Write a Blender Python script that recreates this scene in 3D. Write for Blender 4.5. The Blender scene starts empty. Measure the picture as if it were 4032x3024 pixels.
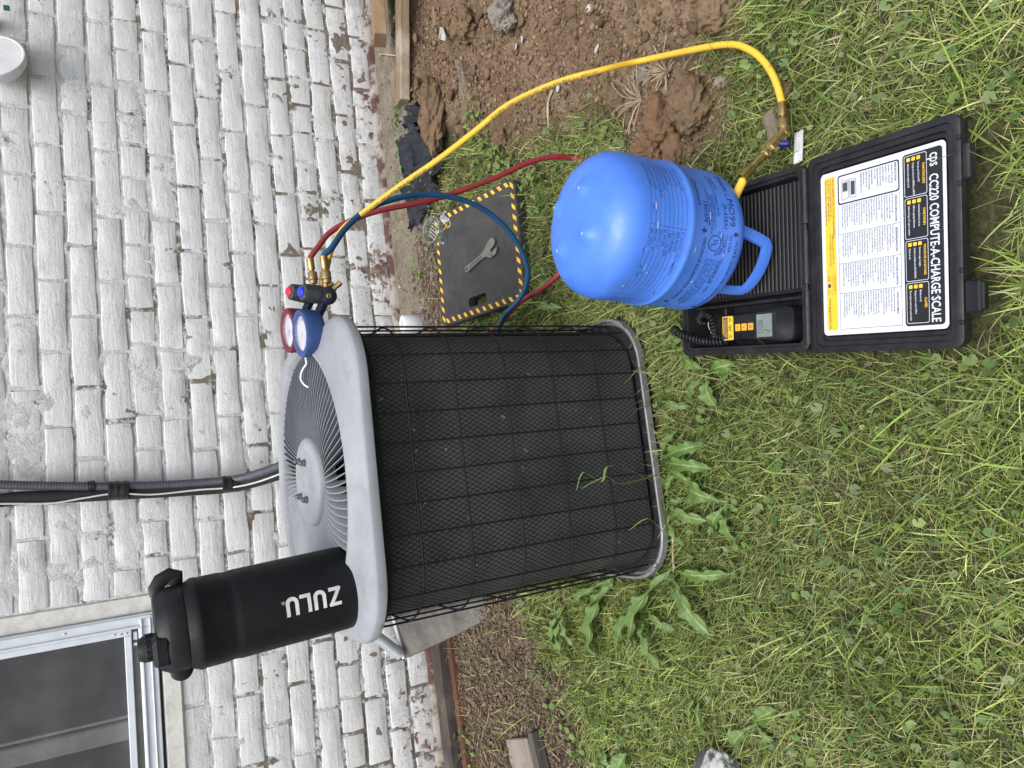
import bpy, math, random
import numpy as np
from mathutils import Vector, Matrix, Quaternion
random.seed(7)
RNG = np.random.default_rng(11)
scene = bpy.context.scene
COL = scene.collection
R = math.radians

# ------------------------------------------------------------------ camera
CAM = Vector((-1.542, -2.417, 1.010))
yaw, pit, rol = R(7.6016), R(27.7856), R(-3.0546)
fwd = Vector((math.sin(yaw)*math.cos(pit), math.cos(yaw)*math.cos(pit), -math.sin(pit)))
rgt0 = Vector((math.cos(yaw), -math.sin(yaw), 0)); up0 = rgt0.cross(fwd)
rgt = math.cos(rol)*rgt0 + math.sin(rol)*up0
upv = -math.sin(rol)*rgt0 + math.cos(rol)*up0
cd = bpy.data.cameras.new('camera'); cam = bpy.data.objects.new('camera', cd); COL.objects.link(cam)
# the phone was held upright and the picture is shown lying on its side: image right is world down
cx, cy, cz = -upv, rgt, -fwd
M = Matrix.Identity(4)
for i in range(3):
    M[i][0], M[i][1], M[i][2], M[i][3] = cx[i], cy[i], cz[i], CAM[i]
cam.matrix_world = M
cd.sensor_fit = 'HORIZONTAL'; cd.sensor_width = 36.0; cd.lens = 36.0*2849.7/4032
cd.clip_start = 0.02; cd.clip_end = 500
scene.camera = cam

# ------------------------------------------------------------------ sky, sun, exposure
SUN_EL, SUN_AZ = R(64), R(205)           # azimuth clockwise from +Y
world = bpy.data.worlds.new('World'); scene.world = world; world.use_nodes = True
wn = world.node_tree.nodes; wl = world.node_tree.links
bg = wn['Background']
sky = wn.new('ShaderNodeTexSky'); sky.sky_type = 'NISHITA'; sky.sun_disc = False
sky.sun_elevation = SUN_EL; sky.sun_rotation = SUN_AZ
sky.air_density = 1.0; sky.dust_density = 4.0; sky.ozone_density = 1.0
hs = wn.new('ShaderNodeHueSaturation'); hs.inputs['Saturation'].default_value = 0.50
wl.new(sky.outputs[0], hs.inputs['Color']); wl.new(hs.outputs[0], bg.inputs['Color'])
bg.inputs['Strength'].default_value = 0.135
sd = bpy.data.lights.new('sun', 'SUN'); sd.energy = 1.5; sd.angle = R(34); sd.color = (1.0, 0.985, 0.965)
sun = bpy.data.objects.new('sun', sd); COL.objects.link(sun)
sdir = Vector((math.sin(SUN_AZ)*math.cos(SUN_EL), math.cos(SUN_AZ)*math.cos(SUN_EL), math.sin(SUN_EL)))
sun.rotation_euler = sdir.to_track_quat('Z', 'Y').to_euler()
sun.location = (-3, -4, 6)
vs = scene.view_settings
vs.view_transform = 'Standard'; vs.look = 'None'; vs.gamma = 1.0; vs.use_curve_mapping = False
vs.exposure = 0.70
scene.render.engine = 'CYCLES'

# ------------------------------------------------------------------ materials
MATS = {}
class NT:
    def __init__(s, name):
        s.m = bpy.data.materials.new(name); s.m.use_nodes = True
        s.n = s.m.node_tree.nodes; s.l = s.m.node_tree.links
        s.p = s.n['Principled BSDF']; s.out = s.n['Material Output']
    def new(s, t, **kw):
        n = s.n.new(t)
        for k, v in kw.items(): setattr(n, k, v)
        return n
    def coord(s, kind='Object'):
        if kind == 'World': return s.new('ShaderNodeNewGeometry').outputs['Position']
        return s.new('ShaderNodeTexCoord').outputs[kind]
    def noise(s, vec, scale, detail=4, rough=.55, dist=0, mapping=None):
        n = s.new('ShaderNodeTexNoise'); n.inputs['Scale'].default_value = scale
        n.inputs['Detail'].default_value = detail; n.inputs['Roughness'].default_value = rough
        n.inputs['Distortion'].default_value = dist
        if mapping:
            mp = s.new('ShaderNodeMapping'); mp.inputs['Scale'].default_value = mapping
            s.l.new(vec, mp.inputs['Vector']); vec = mp.outputs[0]
        s.l.new(vec, n.inputs['Vector']); return n.outputs['Fac']
    def ramp(s, fac, stops):
        n = s.new('ShaderNodeValToRGB'); cr = n.color_ramp
        while len(cr.elements) < len(stops): cr.elements.new(0.5)
        for e, (p, c) in zip(cr.elements, stops):
            e.position = p; e.color = (c, c, c, 1) if isinstance(c, (int, float)) else (*c, 1)
        s.l.new(fac, n.inputs[0]); return n.outputs[0]
    def mix(s, f, a, b, blend='MIX'):
        n = s.new('ShaderNodeMix', data_type='RGBA', blend_type=blend)
        for sock, v in ((n.inputs[0], f), (n.inputs[6], a), (n.inputs[7], b)):
            if isinstance(v, bpy.types.NodeSocket): s.l.new(v, sock)
            elif isinstance(v, (int, float)) : sock.default_value = v if sock is n.inputs[0] else (v, v, v, 1)
            else: sock.default_value = (*v, 1)
        return n.outputs[2]
    def math(s, op, a, b=0.0, c=None):
        n = s.new('ShaderNodeMath', operation=op)
        for i, v in enumerate((a, b, c)):
            if v is None: continue
            if isinstance(v, bpy.types.NodeSocket): s.l.new(v, n.inputs[i])
            else: n.inputs[i].default_value = v
        return n.outputs[0]
    def maprange(s, v, a, b, c=0.0, d=1.0):
        n = s.new('ShaderNodeMapRange')
        s.l.new(v, n.inputs[0])
        for i, x in enumerate((a, b, c, d)): n.inputs[i+1].default_value = x
        return n.outputs[0]
    def bump(s, h, strength=.4, dist=.002, prev=None):
        n = s.new('ShaderNodeBump'); n.inputs['Strength'].default_value = strength
        n.inputs['Distance'].default_value = dist; s.l.new(h, n.inputs['Height'])
        if prev is not None: s.l.new(prev, n.inputs['Normal'])
        return n.outputs[0]
    def set(s, **kw):
        names = dict(col='Base Color', rough='Roughness', metal='Metallic', nrm='Normal', trans='Transmission Weight', ior='IOR', alpha='Alpha', spec='Specular IOR Level', coat='Coat Weight', sss='Subsurface Weight')
        for k, v in kw.items():
            sk = s.p.inputs[names[k]]
            if isinstance(v, bpy.types.NodeSocket): s.l.new(v, sk)
            elif k == 'col': sk.default_value = (*v, 1)
            else: sk.default_value = v
        return s

def simple(name, col, rough=.5, metal=0., var=.12, nscale=30, bump=.15, bscale=200, bdist=.0006, col2=None, coords='Object', lo=.4, hi=.7, map_=None, spec=.5):
    "base colour with a second colour in patches, fine relief"
    t = NT(name); v = t.coord(coords)
    c2 = col2 if col2 else tuple(c*(1-var*2) for c in col)
    f = t.ramp(t.noise(v, nscale, 5, .6, mapping=map_), [(lo, 0.), (hi, 1.)])
    c = t.mix(f, col, c2)
    r = t.maprange(t.noise(v, nscale*2.3, 3), .3, .7, max(0, rough-.08), min(1, rough+.1))
    t.set(col=c, rough=r, metal=metal, spec=spec)
    if bump: t.set(nrm=t.bump(t.noise(v, bscale, 4, mapping=map_), bump, bdist))
    MATS[name] = t.m; return t.m

def painted_brick():
    t = NT('painted_brick'); v = t.coord('World')
    oi = t.new('ShaderNodeObjectInfo').outputs['Random']
    sep = t.new('ShaderNodeSeparateXYZ'); t.l.new(v, sep.inputs[0])
    low = t.maprange(sep.outputs[2], .42, .16)
    low.node.clamp = True
    big = t.noise(v, 7, 4, .6); mid = t.noise(v, 38, 6, .68, .4); fine = t.noise(v, 210, 4, .65)
    w = t.math('ADD', t.math('MULTIPLY', big, .45), t.math('MULTIPLY', mid, .55))
    w = t.math('ADD', w, t.math('MULTIPLY', low, .105))
    w = t.math('ADD', w, t.math('MULTIPLY', t.math('SUBTRACT', oi, .5), .035))
    peel = t.ramp(w, [(.645, 0.), (.665, 1.)])
    under = t.mix(t.ramp(t.noise(v, 22, 4), [(.42, 0.), (.56, 1.)]), (.15, .055, .042), (.235, .205, .17))
    paint = t.mix(t.ramp(t.noise(v, 16, 5, .6), [(.35, 0.), (.7, 1.)]), (.60, .607, .61), (.52, .522, .515))
    paint = t.mix(t.math('MULTIPLY', oi, .35), paint, (.66, .675, .69))
    paint = t.mix(t.ramp(t.noise(v, 11, 3, .5, 0, (1, 1, 2.2)), [(.62, 0.), (.72, .35)]), paint, (.60, .63, .76))
    dirt = t.ramp(t.math('ADD', t.noise(v, 60, 5, .7), t.math('MULTIPLY', low, .12)), [(.56, 0.), (.74, .6)])
    paint = t.mix(dirt, paint, (.34, .32, .28))
    c = t.mix(peel, paint, under)
    h = t.math('ADD', t.math('MULTIPLY', mid, .6), t.math('MULTIPLY', fine, .35))
    drag = t.noise(v, 26, 5, .6, .6, (.35, 1, 2.6))
    h = t.math('ADD', h, t.math('MULTIPLY', drag, .7))
    vor = t.new('ShaderNodeTexVoronoi'); vor.inputs['Scale'].default_value = 75; t.l.new(v, vor.inputs['Vector'])
    h = t.math('ADD', h, t.math('MULTIPLY', t.ramp(vor.outputs['Distance'], [(.0, 1.), (.28, 0.)]), .22))
    h = t.math('SUBTRACT', h, t.math('MULTIPLY', peel, .45))
    t.set(col=c, rough=t.mix(peel, .52, .9), nrm=t.bump(h, .85, .0034))
    return t.m

def mortar_mat():
    t = NT('mortar'); v = t.coord('World')
    sep = t.new('ShaderNodeSeparateXYZ'); t.l.new(v, sep.inputs[0])
    low = t.maprange(sep.outputs[2], 1.15, .2)
    low.node.clamp = True
    w = t.math('ADD', t.math('MULTIPLY', t.noise(v, 9, 4, .6), .6), t.math('MULTIPLY', t.noise(v, 55, 5, .7), .4))
    w = t.math('ADD', w, t.math('MULTIPLY', low, .11))
    e = t.ramp(w, [(.565, 0.), (.605, 1.)])
    ex = t.mix(t.noise(v, 130, 4, .7), (.055, .045, .034), (.30, .26, .21))
    pc = t.mix(t.ramp(t.noise(v, 70, 5, .7), [(.4, 0.), (.68, 1.)]), (.63, .64, .645), (.47, .468, .45))
    t.set(col=t.mix(e, pc, ex), rough=.85, nrm=t.bump(t.math('ADD', t.noise(v, 90, 6, .75), t.math('MULTIPLY', t.noise(v, 24, 3), .8)), 1.0, .006))
    return t.m

def attr_mat(name, attr='bc', rough=.55, transl=.25, bumps=0):
    t = NT(name); a = t.new('ShaderNodeAttribute'); a.attribute_name = attr
    t.set(col=a.outputs['Color'], rough=rough, spec=.3)
    if transl:
        tr = t.new('ShaderNodeBsdfTranslucent'); t.l.new(a.outputs['Color'], tr.inputs['Color'])
        mx = t.new('ShaderNodeMixShader'); mx.inputs[0].default_value = transl
        t.l.new(t.p.outputs[0], mx.inputs[1]); t.l.new(tr.outputs[0], mx.inputs[2]); t.l.new(mx.outputs[0], t.out.inputs['Surface'])
    if bumps: t.set(nrm=t.bump(t.noise(t.coord('World'), bumps, 5, .65), .6, .003))
    return t.m

def leaf_mat():
    t = NT('leaf'); v = t.coord('Object'); oi = t.new('ShaderNodeObjectInfo').outputs['Random']
    uv = t.coord('UV'); sep = t.new('ShaderNodeSeparateXYZ'); t.l.new(uv, sep.inputs[0])
    rib = t.ramp(t.math('ABSOLUTE', t.math('SUBTRACT', sep.outputs[0], .5)), [(.03, 1.), (.07, 0.)])
    c = t.mix(t.noise(v, 45, 5), (.07, .15, .024), (.15, .26, .05))
    c = t.mix(t.math('MULTIPLY', oi, .5), c, (.15, .23, .085))
    c = t.mix(t.ramp(t.noise(v, 120, 4, .7), [(.58, 0.), (.75, .6)]), c, (.30, .26, .12))
    c = t.mix(t.math('MULTIPLY', rib, .7), c, (.34, .38, .19))
    wv = t.new('ShaderNodeTexWave'); wv.inputs['Scale'].default_value = 38; wv.inputs['Distortion'].default_value = 5; t.l.new(v, wv.inputs['Vector'])
    t.set(col=c, rough=.5, nrm=t.bump(t.math('ADD', t.noise(v, 150, 3), t.math('MULTIPLY', wv.outputs['Fac'], .4)), .5, .0015))
    tr = t.new('ShaderNodeBsdfTranslucent'); t.l.new(c, tr.inputs['Color'])
    mx = t.new('ShaderNodeMixShader'); mx.inputs[0].default_value = .22
    t.l.new(t.p.outputs[0], mx.inputs[1]); t.l.new(tr.outputs[0], mx.inputs[2]); t.l.new(mx.outputs[0], t.out.inputs['Surface'])
    return t.m

def wood_mat(name, c1, c2, c3, scale=1., crack=True):
    t = NT(name); v = t.coord('Object')
    g = t.noise(v, 9*scale, 6, .7, .3, (1.2, 14, 14)); g2 = t.noise(v, 40*scale, 4, .7, 0, (1.0, 12, 12))
    c = t.mix(t.ramp(g, [(.34, 0.), (.66, 1.)]), c1, c2)
    c = t.mix(t.ramp(t.noise(v, 8*scale, 4, .6), [(.52, 0.), (.68, .8)]), c, c3)
    c = t.mix(t.ramp(g2, [(.62, 0.), (.74, .55)]), c, tuple(x*.35 for x in c2))
    t.set(col=c, rough=.82, nrm=t.bump(t.math('ADD', g, t.math('MULTIPLY', g2, .8)), .6, .003))
    MATS[name] = t.m; return t.m

def glass_mat(name, col=(.9, .95, .93), rough=.08, alpha=.35):
    t = NT(name); v = t.coord('Object')
    f = t.ramp(t.noise(v, 60, 4), [(.45, 0.), (.7, .5)])
    t.set(col=t.mix(f, col, (.55, .55, .5)), rough=rough, trans=.85, ior=1.25, alpha=alpha)
    MATS[name] = t.m; return t.m

def soil_mat():
    t = NT('soil'); v = t.coord('World')
    a = t.new('ShaderNodeAttribute'); a.attribute_name = 'dirt'; d = a.outputs['Fac']
    a2 = t.new('ShaderNodeAttribute'); a2.attribute_name = 'mulch'; mu = a2.outputs['Fac']
    a3 = t.new('ShaderNodeAttribute'); a3.attribute_name = 'strip'; st = a3.outputs['Fac']
    n1 = t.noise(v, 14, 6, .65); n2 = t.noise(v, 90, 5, .7); n3 = t.noise(v, 400, 3, .7)
    thatch = t.mix(t.ramp(n2, [(.35, 0.), (.65, 1.)]), (.024, .025, .011), (.09, .088, .038))
    dirt = t.mix(t.ramp(n1, [(.35, 0.), (.65, 1.)]), (.125, .080, .048), (.20, .138, .085))
    dirt = t.mix(t.ramp(t.noise(v, 3.2, 3, .5), [(.42, 0.), (.62, .75)]), dirt, (.27, .195, .125))
    dirt = t.mix(t.ramp(n2, [(.45, 0.), (.7, .7)]), dirt, (.06, .037, .023))
    dirt = t.mix(t.ramp(n3, [(.62, 0.), (.72, .6)]), dirt, (.33, .26, .18))
    mul = t.mix(t.ramp(n2, [(.35, 0.), (.65, 1.)]), (.055, .036, .027), (.19, .135, .10))
    stp = t.mix(t.ramp(n1, [(.35, 0.), (.65, 1.)]), (.25, .215, .175), (.15, .125, .095))
    stp = t.mix(t.ramp(n2, [(.55, 0.), (.72, .8)]), stp, (.09, .065, .05))
    c = t.mix(d, thatch, dirt); c = t.mix(mu, c, mul); c = t.mix(st, c, stp)
    h = t.math('ADD', t.math('MULTIPLY', n2, .8), t.math('MULTIPLY', n3, .3))
    h = t.math('ADD', h, n1)
    t.set(col=c, rough=.95, spec=.2, nrm=t.bump(h, .9, .008))
    return t.m

def clod_mat(name, a, b, c3):
    t = NT(name); v = t.coord('World'); oi = t.new('ShaderNodeObjectInfo').outputs['Random']
    n1 = t.noise(v, 30, 6, .7); n2 = t.noise(v, 160, 5, .7)
    c = t.mix(t.ramp(n1, [(.35, 0.), (.65, 1.)]), a, b)
    c = t.mix(t.ramp(n2, [(.52, 0.), (.72, .7)]), c, c3)
    c = t.mix(t.math('MULTIPLY', oi, .3), c, (.30, .22, .14))
    t.set(col=c, rough=.95, spec=.2, nrm=t.bump(t.math('ADD', n1, t.math('MULTIPLY', n2, .6)), 1.0, .006))
    return t.m

MB_ = painted_brick(); MM_ = mortar_mat(); SOIL = soil_mat(); LEAF = leaf_mat()
GRASS = attr_mat('grass_blade'); IVY = attr_mat('ground_ivy', rough=.5, transl=.2); GRAV = attr_mat('crumbs', rough=.95, transl=0, bumps=260); CHIP = attr_mat('mulch_chip', rough=.9, transl=0, bumps=160)
def cover_mat():
    t = NT('cover_grey'); v = t.coord('Object')
    c = t.mix(t.ramp(t.noise(v, 7, 5, .6), [(.35, 0.), (.65, 1.)]), (.29, .306, .333), (.24, .252, .272))
    c = t.mix(t.ramp(t.noise(v, 26, 6, .7), [(.50, 0.), (.70, .45)]), c, (.19, .192, .19))
    c = t.mix(t.ramp(t.noise(v, 150, 4, .7), [(.66, 0.), (.72, .7)]), c, (.10, .09, .08))
    c = t.mix(t.ramp(t.noise(v, 5, 4, .5, 1.2), [(.56, 0.), (.60, .30), (.63, 0.)]), c, (.42, .43, .44))
    t.set(col=c, rough=t.maprange(t.noise(v, 18, 4), .3, .7, .45, .7), spec=.35, nrm=t.bump(t.math('ADD', t.noise(v, 30, 3), t.math('MULTIPLY', t.noise(v, 240, 3), .3)), .10, .002))
    MATS['cover_grey'] = t.m
cover_mat()
simple('pan_grey', (.25, .255, .265), .5, .3, nscale=20, col2=(.17, .17, .165))
simple('wire_black', (.009, .010, .013), .6, .0, bump=.05, spec=.25)
simple('mesh_black', (.006, .006, .008), .7, .0, bump=.0, spec=.2)
def coil_mat():
    "dusty aluminium fins with lint caught in them"
    t = NT('coil_dark'); v = t.coord('Object')
    wv = t.new('ShaderNodeTexWave', bands_direction='Z'); wv.inputs['Scale'].default_value = 95; wv.inputs['Distortion'].default_value = 1.5; t.l.new(v, wv.inputs['Vector'])
    c = t.mix(t.ramp(t.noise(v, 9, 4, .6), [(.35, 0.), (.65, 1.)]), (.070, .074, .074), (.125, .128, .118))
    c = t.mix(t.math('MULTIPLY', wv.outputs['Fac'], .45), c, (.03, .03, .03))
    c = t.mix(t.ramp(t.noise(v, 38, 5, .7), [(.655, 0.), (.70, .9)]), c, (.42, .41, .37))
    t.set(col=c, rough=.8, spec=.25, nrm=t.bump(wv.outputs['Fac'], .5, .002)); MATS['coil_dark'] = t.m
coil_mat()
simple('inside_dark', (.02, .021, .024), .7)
simple('bolt_grey', (.13, .13, .14), .5, .5)
simple('steel', (.55, .56, .57), .32, .9, nscale=60)
simple('wire_white', (.72, .73, .75), .35, .1, bump=.03)
simple('bottle_black', (.0045, .005, .0065), .55, 0, spec=.28, nscale=18, col2=(.008, .0085, .0105), bump=.12, bscale=900, bdist=.0004, lo=.45, hi=.75)
simple('lid_black', (.006, .0065, .008), .5, 0, spec=.35, nscale=25, col2=(.018, .019, .022))
simple('print_white', (.66, .67, .68), .5, bump=0)
simple('brass', (.55, .39, .16), .3, .95, nscale=70, col2=(.36, .24, .09), bump=.1)
simple('brass_knurl', (.42, .30, .15), .42, .9, bump=.9, bscale=420, bdist=.0008)
simple('gauge_blue', (.025, .075, .24), .6, nscale=30, col2=(.022, .045, .12), bump=.2)
simple('gauge_red', (.15, .014, .026), .6, nscale=30, col2=(.09, .012, .02), bump=.2)
simple('dial_white', (.6, .6, .62), .5, bump=0, col2=(.45, .45, .55))
simple('body_navy', (.022, .032, .062), .42, .4, nscale=40, bump=.06)
simple('knob_grey', (.045, .048, .056), .55, bump=.1)
simple('cap_blue', (.015, .035, .62), .35, bump=.02)
simple('cap_red', (.55, .012, .05), .35, bump=.02)
simple('hose_yellow', (.72, .45, .04), .48, nscale=25, col2=(.68, .41, .04), bump=.12, bscale=600)
simple('hose_red', (.26, .022, .03), .5, nscale=25, col2=(.19, .02, .026), bump=.12, bscale=600)
simple('hose_blue', (.008, .066, .16), .48, nscale=25, col2=(.008, .05, .115), bump=.12, bscale=600)
simple('tank_blue', (.066, .195, .69), .44, 0, nscale=11, col2=(.054, .165, .60), bump=.32, bscale=13, bdist=.006, lo=.45, hi=.65)
simple('tank_print', (.012, .03, .12), .5, bump=0)
simple('scratch', (.55, .57, .60), .6, bump=0)
simple('case_black', (.008, .0085, .0105), .52, spec=.4, nscale=35, col2=(.02, .02, .023), bump=.25, bscale=700, bdist=.0004)
simple('rib_black', (.016, .0165, .019), .45, bump=.1)
simple('label_white', (.60, .63, .67), .35, bump=0, col2=(.57, .59, .63))
simple('label_black', (.016, .016, .019), .35, bump=0)
simple('label_yellow', (.80, .50, .035), .4, bump=0, col2=(.77, .47, .035))
simple('label_text', (.06, .065, .08), .5, bump=0)
simple('button_yellow', (.85, .40, .035), .45, bump=.05)
simple('lcd', (.17, .205, .20), .15, bump=0, col2=(.21, .25, .245))
simple('lcd_digit', (.045, .055, .06), .4, bump=0)
simple('pad_foam', (.030, .031, .034), .85, nscale=16, col2=(.05, .049, .048), bump=.35, bscale=500)
simple('pad_stripe', (.78, .43, .03), .7, nscale=90, col2=(.35, .22, .05), lo=.56, hi=.66, bump=.2)
simple('wrench_steel', (.30, .29, .27), .38, .85, nscale=60, col2=(.2, .19, .175))
simple('drain_green', (.16, .19, .15), .3, 0, nscale=60, col2=(.45, .47, .42), lo=.5, hi=.62, bump=.3)
simple('drain_slat', (.33, .33, .30), .5, nscale=60)
simple('fabric_black', (.012, .014, .02), .9, nscale=40, col2=(.03, .033, .042), bump=1., bscale=260, bdist=.003)
simple('strip_grey', (.13, .125, .115), .7, nscale=20, col2=(.20, .18, .16), bump=.4)
simple('concrete', (.42, .425, .43), .85, nscale=60, col2=(.10, .10, .105), lo=.50, hi=.60, bump=.8, bscale=90, bdist=.004)
simple('concrete_dark', (.075, .075, .08), .9, nscale=60, bump=.6, bscale=120, bdist=.003)
simple('slab_grey', (.125, .118, .105), .85, nscale=14, col2=(.055, .05, .044), bump=.6, bscale=80, bdist=.003)
simple('footing_red', (.085, .043, .036), .9, nscale=15, col2=(.30, .28, .245), lo=.44, hi=.56, bump=.8, bscale=60, bdist=.005)
simple('trim_white', (.66, .655, .63), .7, nscale=30, col2=(.50, .48, .44), bump=.5, bscale=140, bdist=.002)
simple('aluminium', (.66, .70, .76), .45, .12, nscale=22, col2=(.58, .61, .66), bump=.06)
simple('gap_dark', (.05, .048, .045), .9)
simple('conduit_grey', (.060, .065, .080), .45, nscale=30, col2=(.04, .042, .052), bump=.05)
simple('foam_black', (.012, .012, .013), .8, nscale=50, bump=.5, bscale=160, bdist=.002)
simple('tape_black', (.010, .010, .012), .38, bump=.35, bscale=60, bdist=.003)
simple('cable_white', (.58, .57, .53), .5)
simple('lamp_white', (.68, .69, .71), .4, nscale=12, bump=.05)
simple('flake_white', (.46, .455, .44), .7, nscale=200)
simple('root_tan', (.42, .33, .22), .8)
simple('lever_blue', (.008, .012, .12), .4)
simple('grey_pipe', (.42, .44, .47), .4, .4, nscale=30)
simple('teal', (.01, .12, .11), .6)
wood_mat('wood_new', (.27, .175, .095), (.19, .115, .06), (.31, .22, .13))
wood_mat('wood_pale', (.26, .185, .115), (.15, .10, .06), (.38, .335, .275))
wood_mat('wood_dark', (.060, .045, .038), (.028, .02, .017), (.095, .075, .062))
wood_mat('wood_red', (.10, .035, .020), (.055, .02, .013), (.14, .055, .03))
wood_mat('wood_grey', (.26, .225, .19), (.18, .15, .125), (.31, .28, .25))
wood_mat('wood_grey_shaded', (.11, .10, .088), (.05, .043, .036), (.15, .14, .125))  # darker copy of the grey wood, for the shaded side of the block
wood_mat('driftwood', (.22, .175, .14), (.12, .09, .07), (.27, .22, .18))
glass_mat('clear_plastic'); glass_mat('gauge_glass', (.8, .82, .9), .04, .30)
CLOD = clod_mat('clod', (.115, .072, .042), (.185, .125, .075), (.055, .034, .021))
CLODR = clod_mat('clod_red', (.11, .055, .028), (.175, .098, .052), (.05, .026, .015))
STONE = clod_mat('stone', (.20, .18, .16), (.28, .25, .215), (.12, .10, .085))
def screen_mat():
    t = NT('insect_screen'); v = t.coord('Object')
    wv = t.new('ShaderNodeTexWave', bands_direction='X'); wv.inputs['Scale'].default_value = 260; t.l.new(v, wv.inputs['Vector'])
    wz = t.new('ShaderNodeTexWave', bands_direction='Z'); wz.inputs['Scale'].default_value = 260; t.l.new(v, wz.inputs['Vector'])
    n = t.noise(v, 7, 5, .6)
    c = t.mix(t.ramp(n, [(.40, 0.), (.72, 1.)]), (.075, .077, .082), (.185, .19, .198))
    w = t.math('MULTIPLY', wv.outputs['Fac'], wz.outputs['Fac'])
    t.set(col=t.mix(w, c, (.10, .101, .105)), rough=.7, alpha=.38, nrm=t.bump(w, .4, .001))
    return t.m
SCREEN = screen_mat()
def m(x): return MATS[x] if isinstance(x, str) else x

# ------------------------------------------------------------------ mesh helpers
def rotm(rx=0, ry=0, rz=0): return Matrix.Rotation(rz, 3, 'Z') @ Matrix.Rotation(ry, 3, 'Y') @ Matrix.Rotation(rx, 3, 'X')
def frame(axis, hint=Vector((0, 0, 1))):
    z = Vector(axis).normalized()
    if abs(z.dot(hint)) > .97: hint = Vector((1, 0, 0))
    x = hint.cross(z).normalized(); y = z.cross(x)
    return Matrix((x, y, z)).transposed()
class MB:
    def __init__(s): s.v = []; s.f = []
    def add(s, V, F):
        o = len(s.v); s.v += [tuple(p) for p in V]; s.f += [tuple(i+o for i in q) for q in F]; return s
    def cbox(s, c, d, b=.002, rot=None):
        "box with chamfered edges, centre c, size d"
        c = Vector(c); hx, hy, hz = d[0]/2, d[1]/2, d[2]/2; b = min(b, hx*.49, hy*.49, hz*.49)
        V = []; idx = {}
        for sx in (-1, 1):
            for sy in (-1, 1):
                for sz in (-1, 1):
                    for k in range(3):
                        p = [sx*(hx-b), sy*(hy-b), sz*(hz-b)]; p[k] = (sx*hx, sy*hy, sz*hz)[k]
                        idx[(sx, sy, sz, k)] = len(V); V.append(Vector(p))
        F = []
        def q(*k): F.append(tuple(idx[x] for x in k))
        for a in (-1, 1):
            q((a, -1, -1, 0), (a, 1, -1, 0), (a, 1, 1, 0), (a, -1, 1, 0)); q((-1, a, -1, 1), (1, a, -1, 1), (1, a, 1, 1), (-1, a, 1, 1)); q((-1, -1, a, 2), (1, -1, a, 2), (1, 1, a, 2), (-1, 1, a, 2))
            for c2 in (-1, 1):
                q((a, c2, -1, 0), (a, c2, 1, 0), (a, c2, 1, 1), (a, c2, -1, 1))
                q((a, -1, c2, 0), (a, 1, c2, 0), (a, 1, c2, 2), (a, -1, c2, 2))
                q((-1, a, c2, 1), (1, a, c2, 1), (1, a, c2, 2), (-1, a, c2, 2))
        for sx in (-1, 1):
            for sy in (-1, 1):
                for sz in (-1, 1): q((sx, sy, sz, 0), (sx, sy, sz, 1), (sx, sy, sz, 2))
        if rot is not None: V = [rot @ p for p in V]
        return s.add([p+c for p in V], F)
    def box(s, x0, x1, y0, y1, z0, z1, b=.002): return s.cbox(((x0+x1)/2, (y0+y1)/2, (z0+z1)/2), (x1-x0, y1-y0, z1-z0), b)
    def tube(s, path, r, n=10, closed=False, caps=True, flat=None):
        P = [Vector(p) for p in path]; N = len(P)
        rr = r if isinstance(r, (list, tuple)) else [r]*N
        T = []
        for i in range(N):
            a = P[(i-1) % N] if (closed or i > 0) else P[0]; b = P[(i+1) % N] if (closed or i < N-1) else P[-1]
            T.append((b-a).normalized())
        fr = frame(T[0]); x = fr.col[0].copy(); V = []; F = []
        for i in range(N):
            x = (x - T[i]*x.dot(T[i])).normalized(); y = T[i].cross(x)
            for k in range(n):
                a = 2*math.pi*k/n
                V.append(P[i] + x*(math.cos(a)*rr[i]) + y*(math.sin(a)*rr[i]*(flat or 1)))
        for i in range(N if closed else N-1):
            for k in range(n):
                j = (i+1) % N
                F.append((i*n+k, i*n+(k+1) % n, j*n+(k+1) % n, j*n+k))
        if caps and not closed: F.append(tuple(range(n-1, -1, -1))); F.append(tuple((N-1)*n+k for k in range(n)))
        return s.add(V, F)
    def lathe(s, prof, n=32, c=(0, 0, 0), axis=(0, 0, 1), fn=None, capa=True, capb=True):
        fr = frame(axis) if tuple(axis) != (0, 0, 1) else Matrix.Identity(3); c = Vector(c); V = []; F = []
        for i, (r, z) in enumerate(prof):
            for k in range(n):
                a = 2*math.pi*k/n
                p = Vector((r*math.cos(a), r*math.sin(a), z))
                if fn: p = fn(p, a, i)
                V.append(fr @ p + c)
        m_ = len(prof)
        for i in range(m_-1):
            for k in range(n): F.append((i*n+k, i*n+(k+1) % n, (i+1)*n+(k+1) % n, (i+1)*n+k))
        if capa: F.append(tuple(range(n-1, -1, -1)))
        if capb: F.append(tuple((m_-1)*n+k for k in range(n)))
        return s.add(V, F)
    def prism(s, poly, z0, z1):
        n = len(poly); V = [(x, y, z0) for x, y in poly] + [(x, y, z1) for x, y in poly]
        F = [tuple(range(n-1, -1, -1)), tuple(range(n, 2*n))] + [(k, (k+1) % n, n+(k+1) % n, n+k) for k in range(n)]
        return s.add(V, F)
    def xf(s, mat, loc=(0, 0, 0)):
        l = Vector(loc); s.v = [tuple(mat @ Vector(p) + l) for p in s.v]; return s
    def mesh(s, name):
        me = bpy.data.meshes.new(name); me.from_pydata(s.v, [], s.f); me.update(); return me

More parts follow.
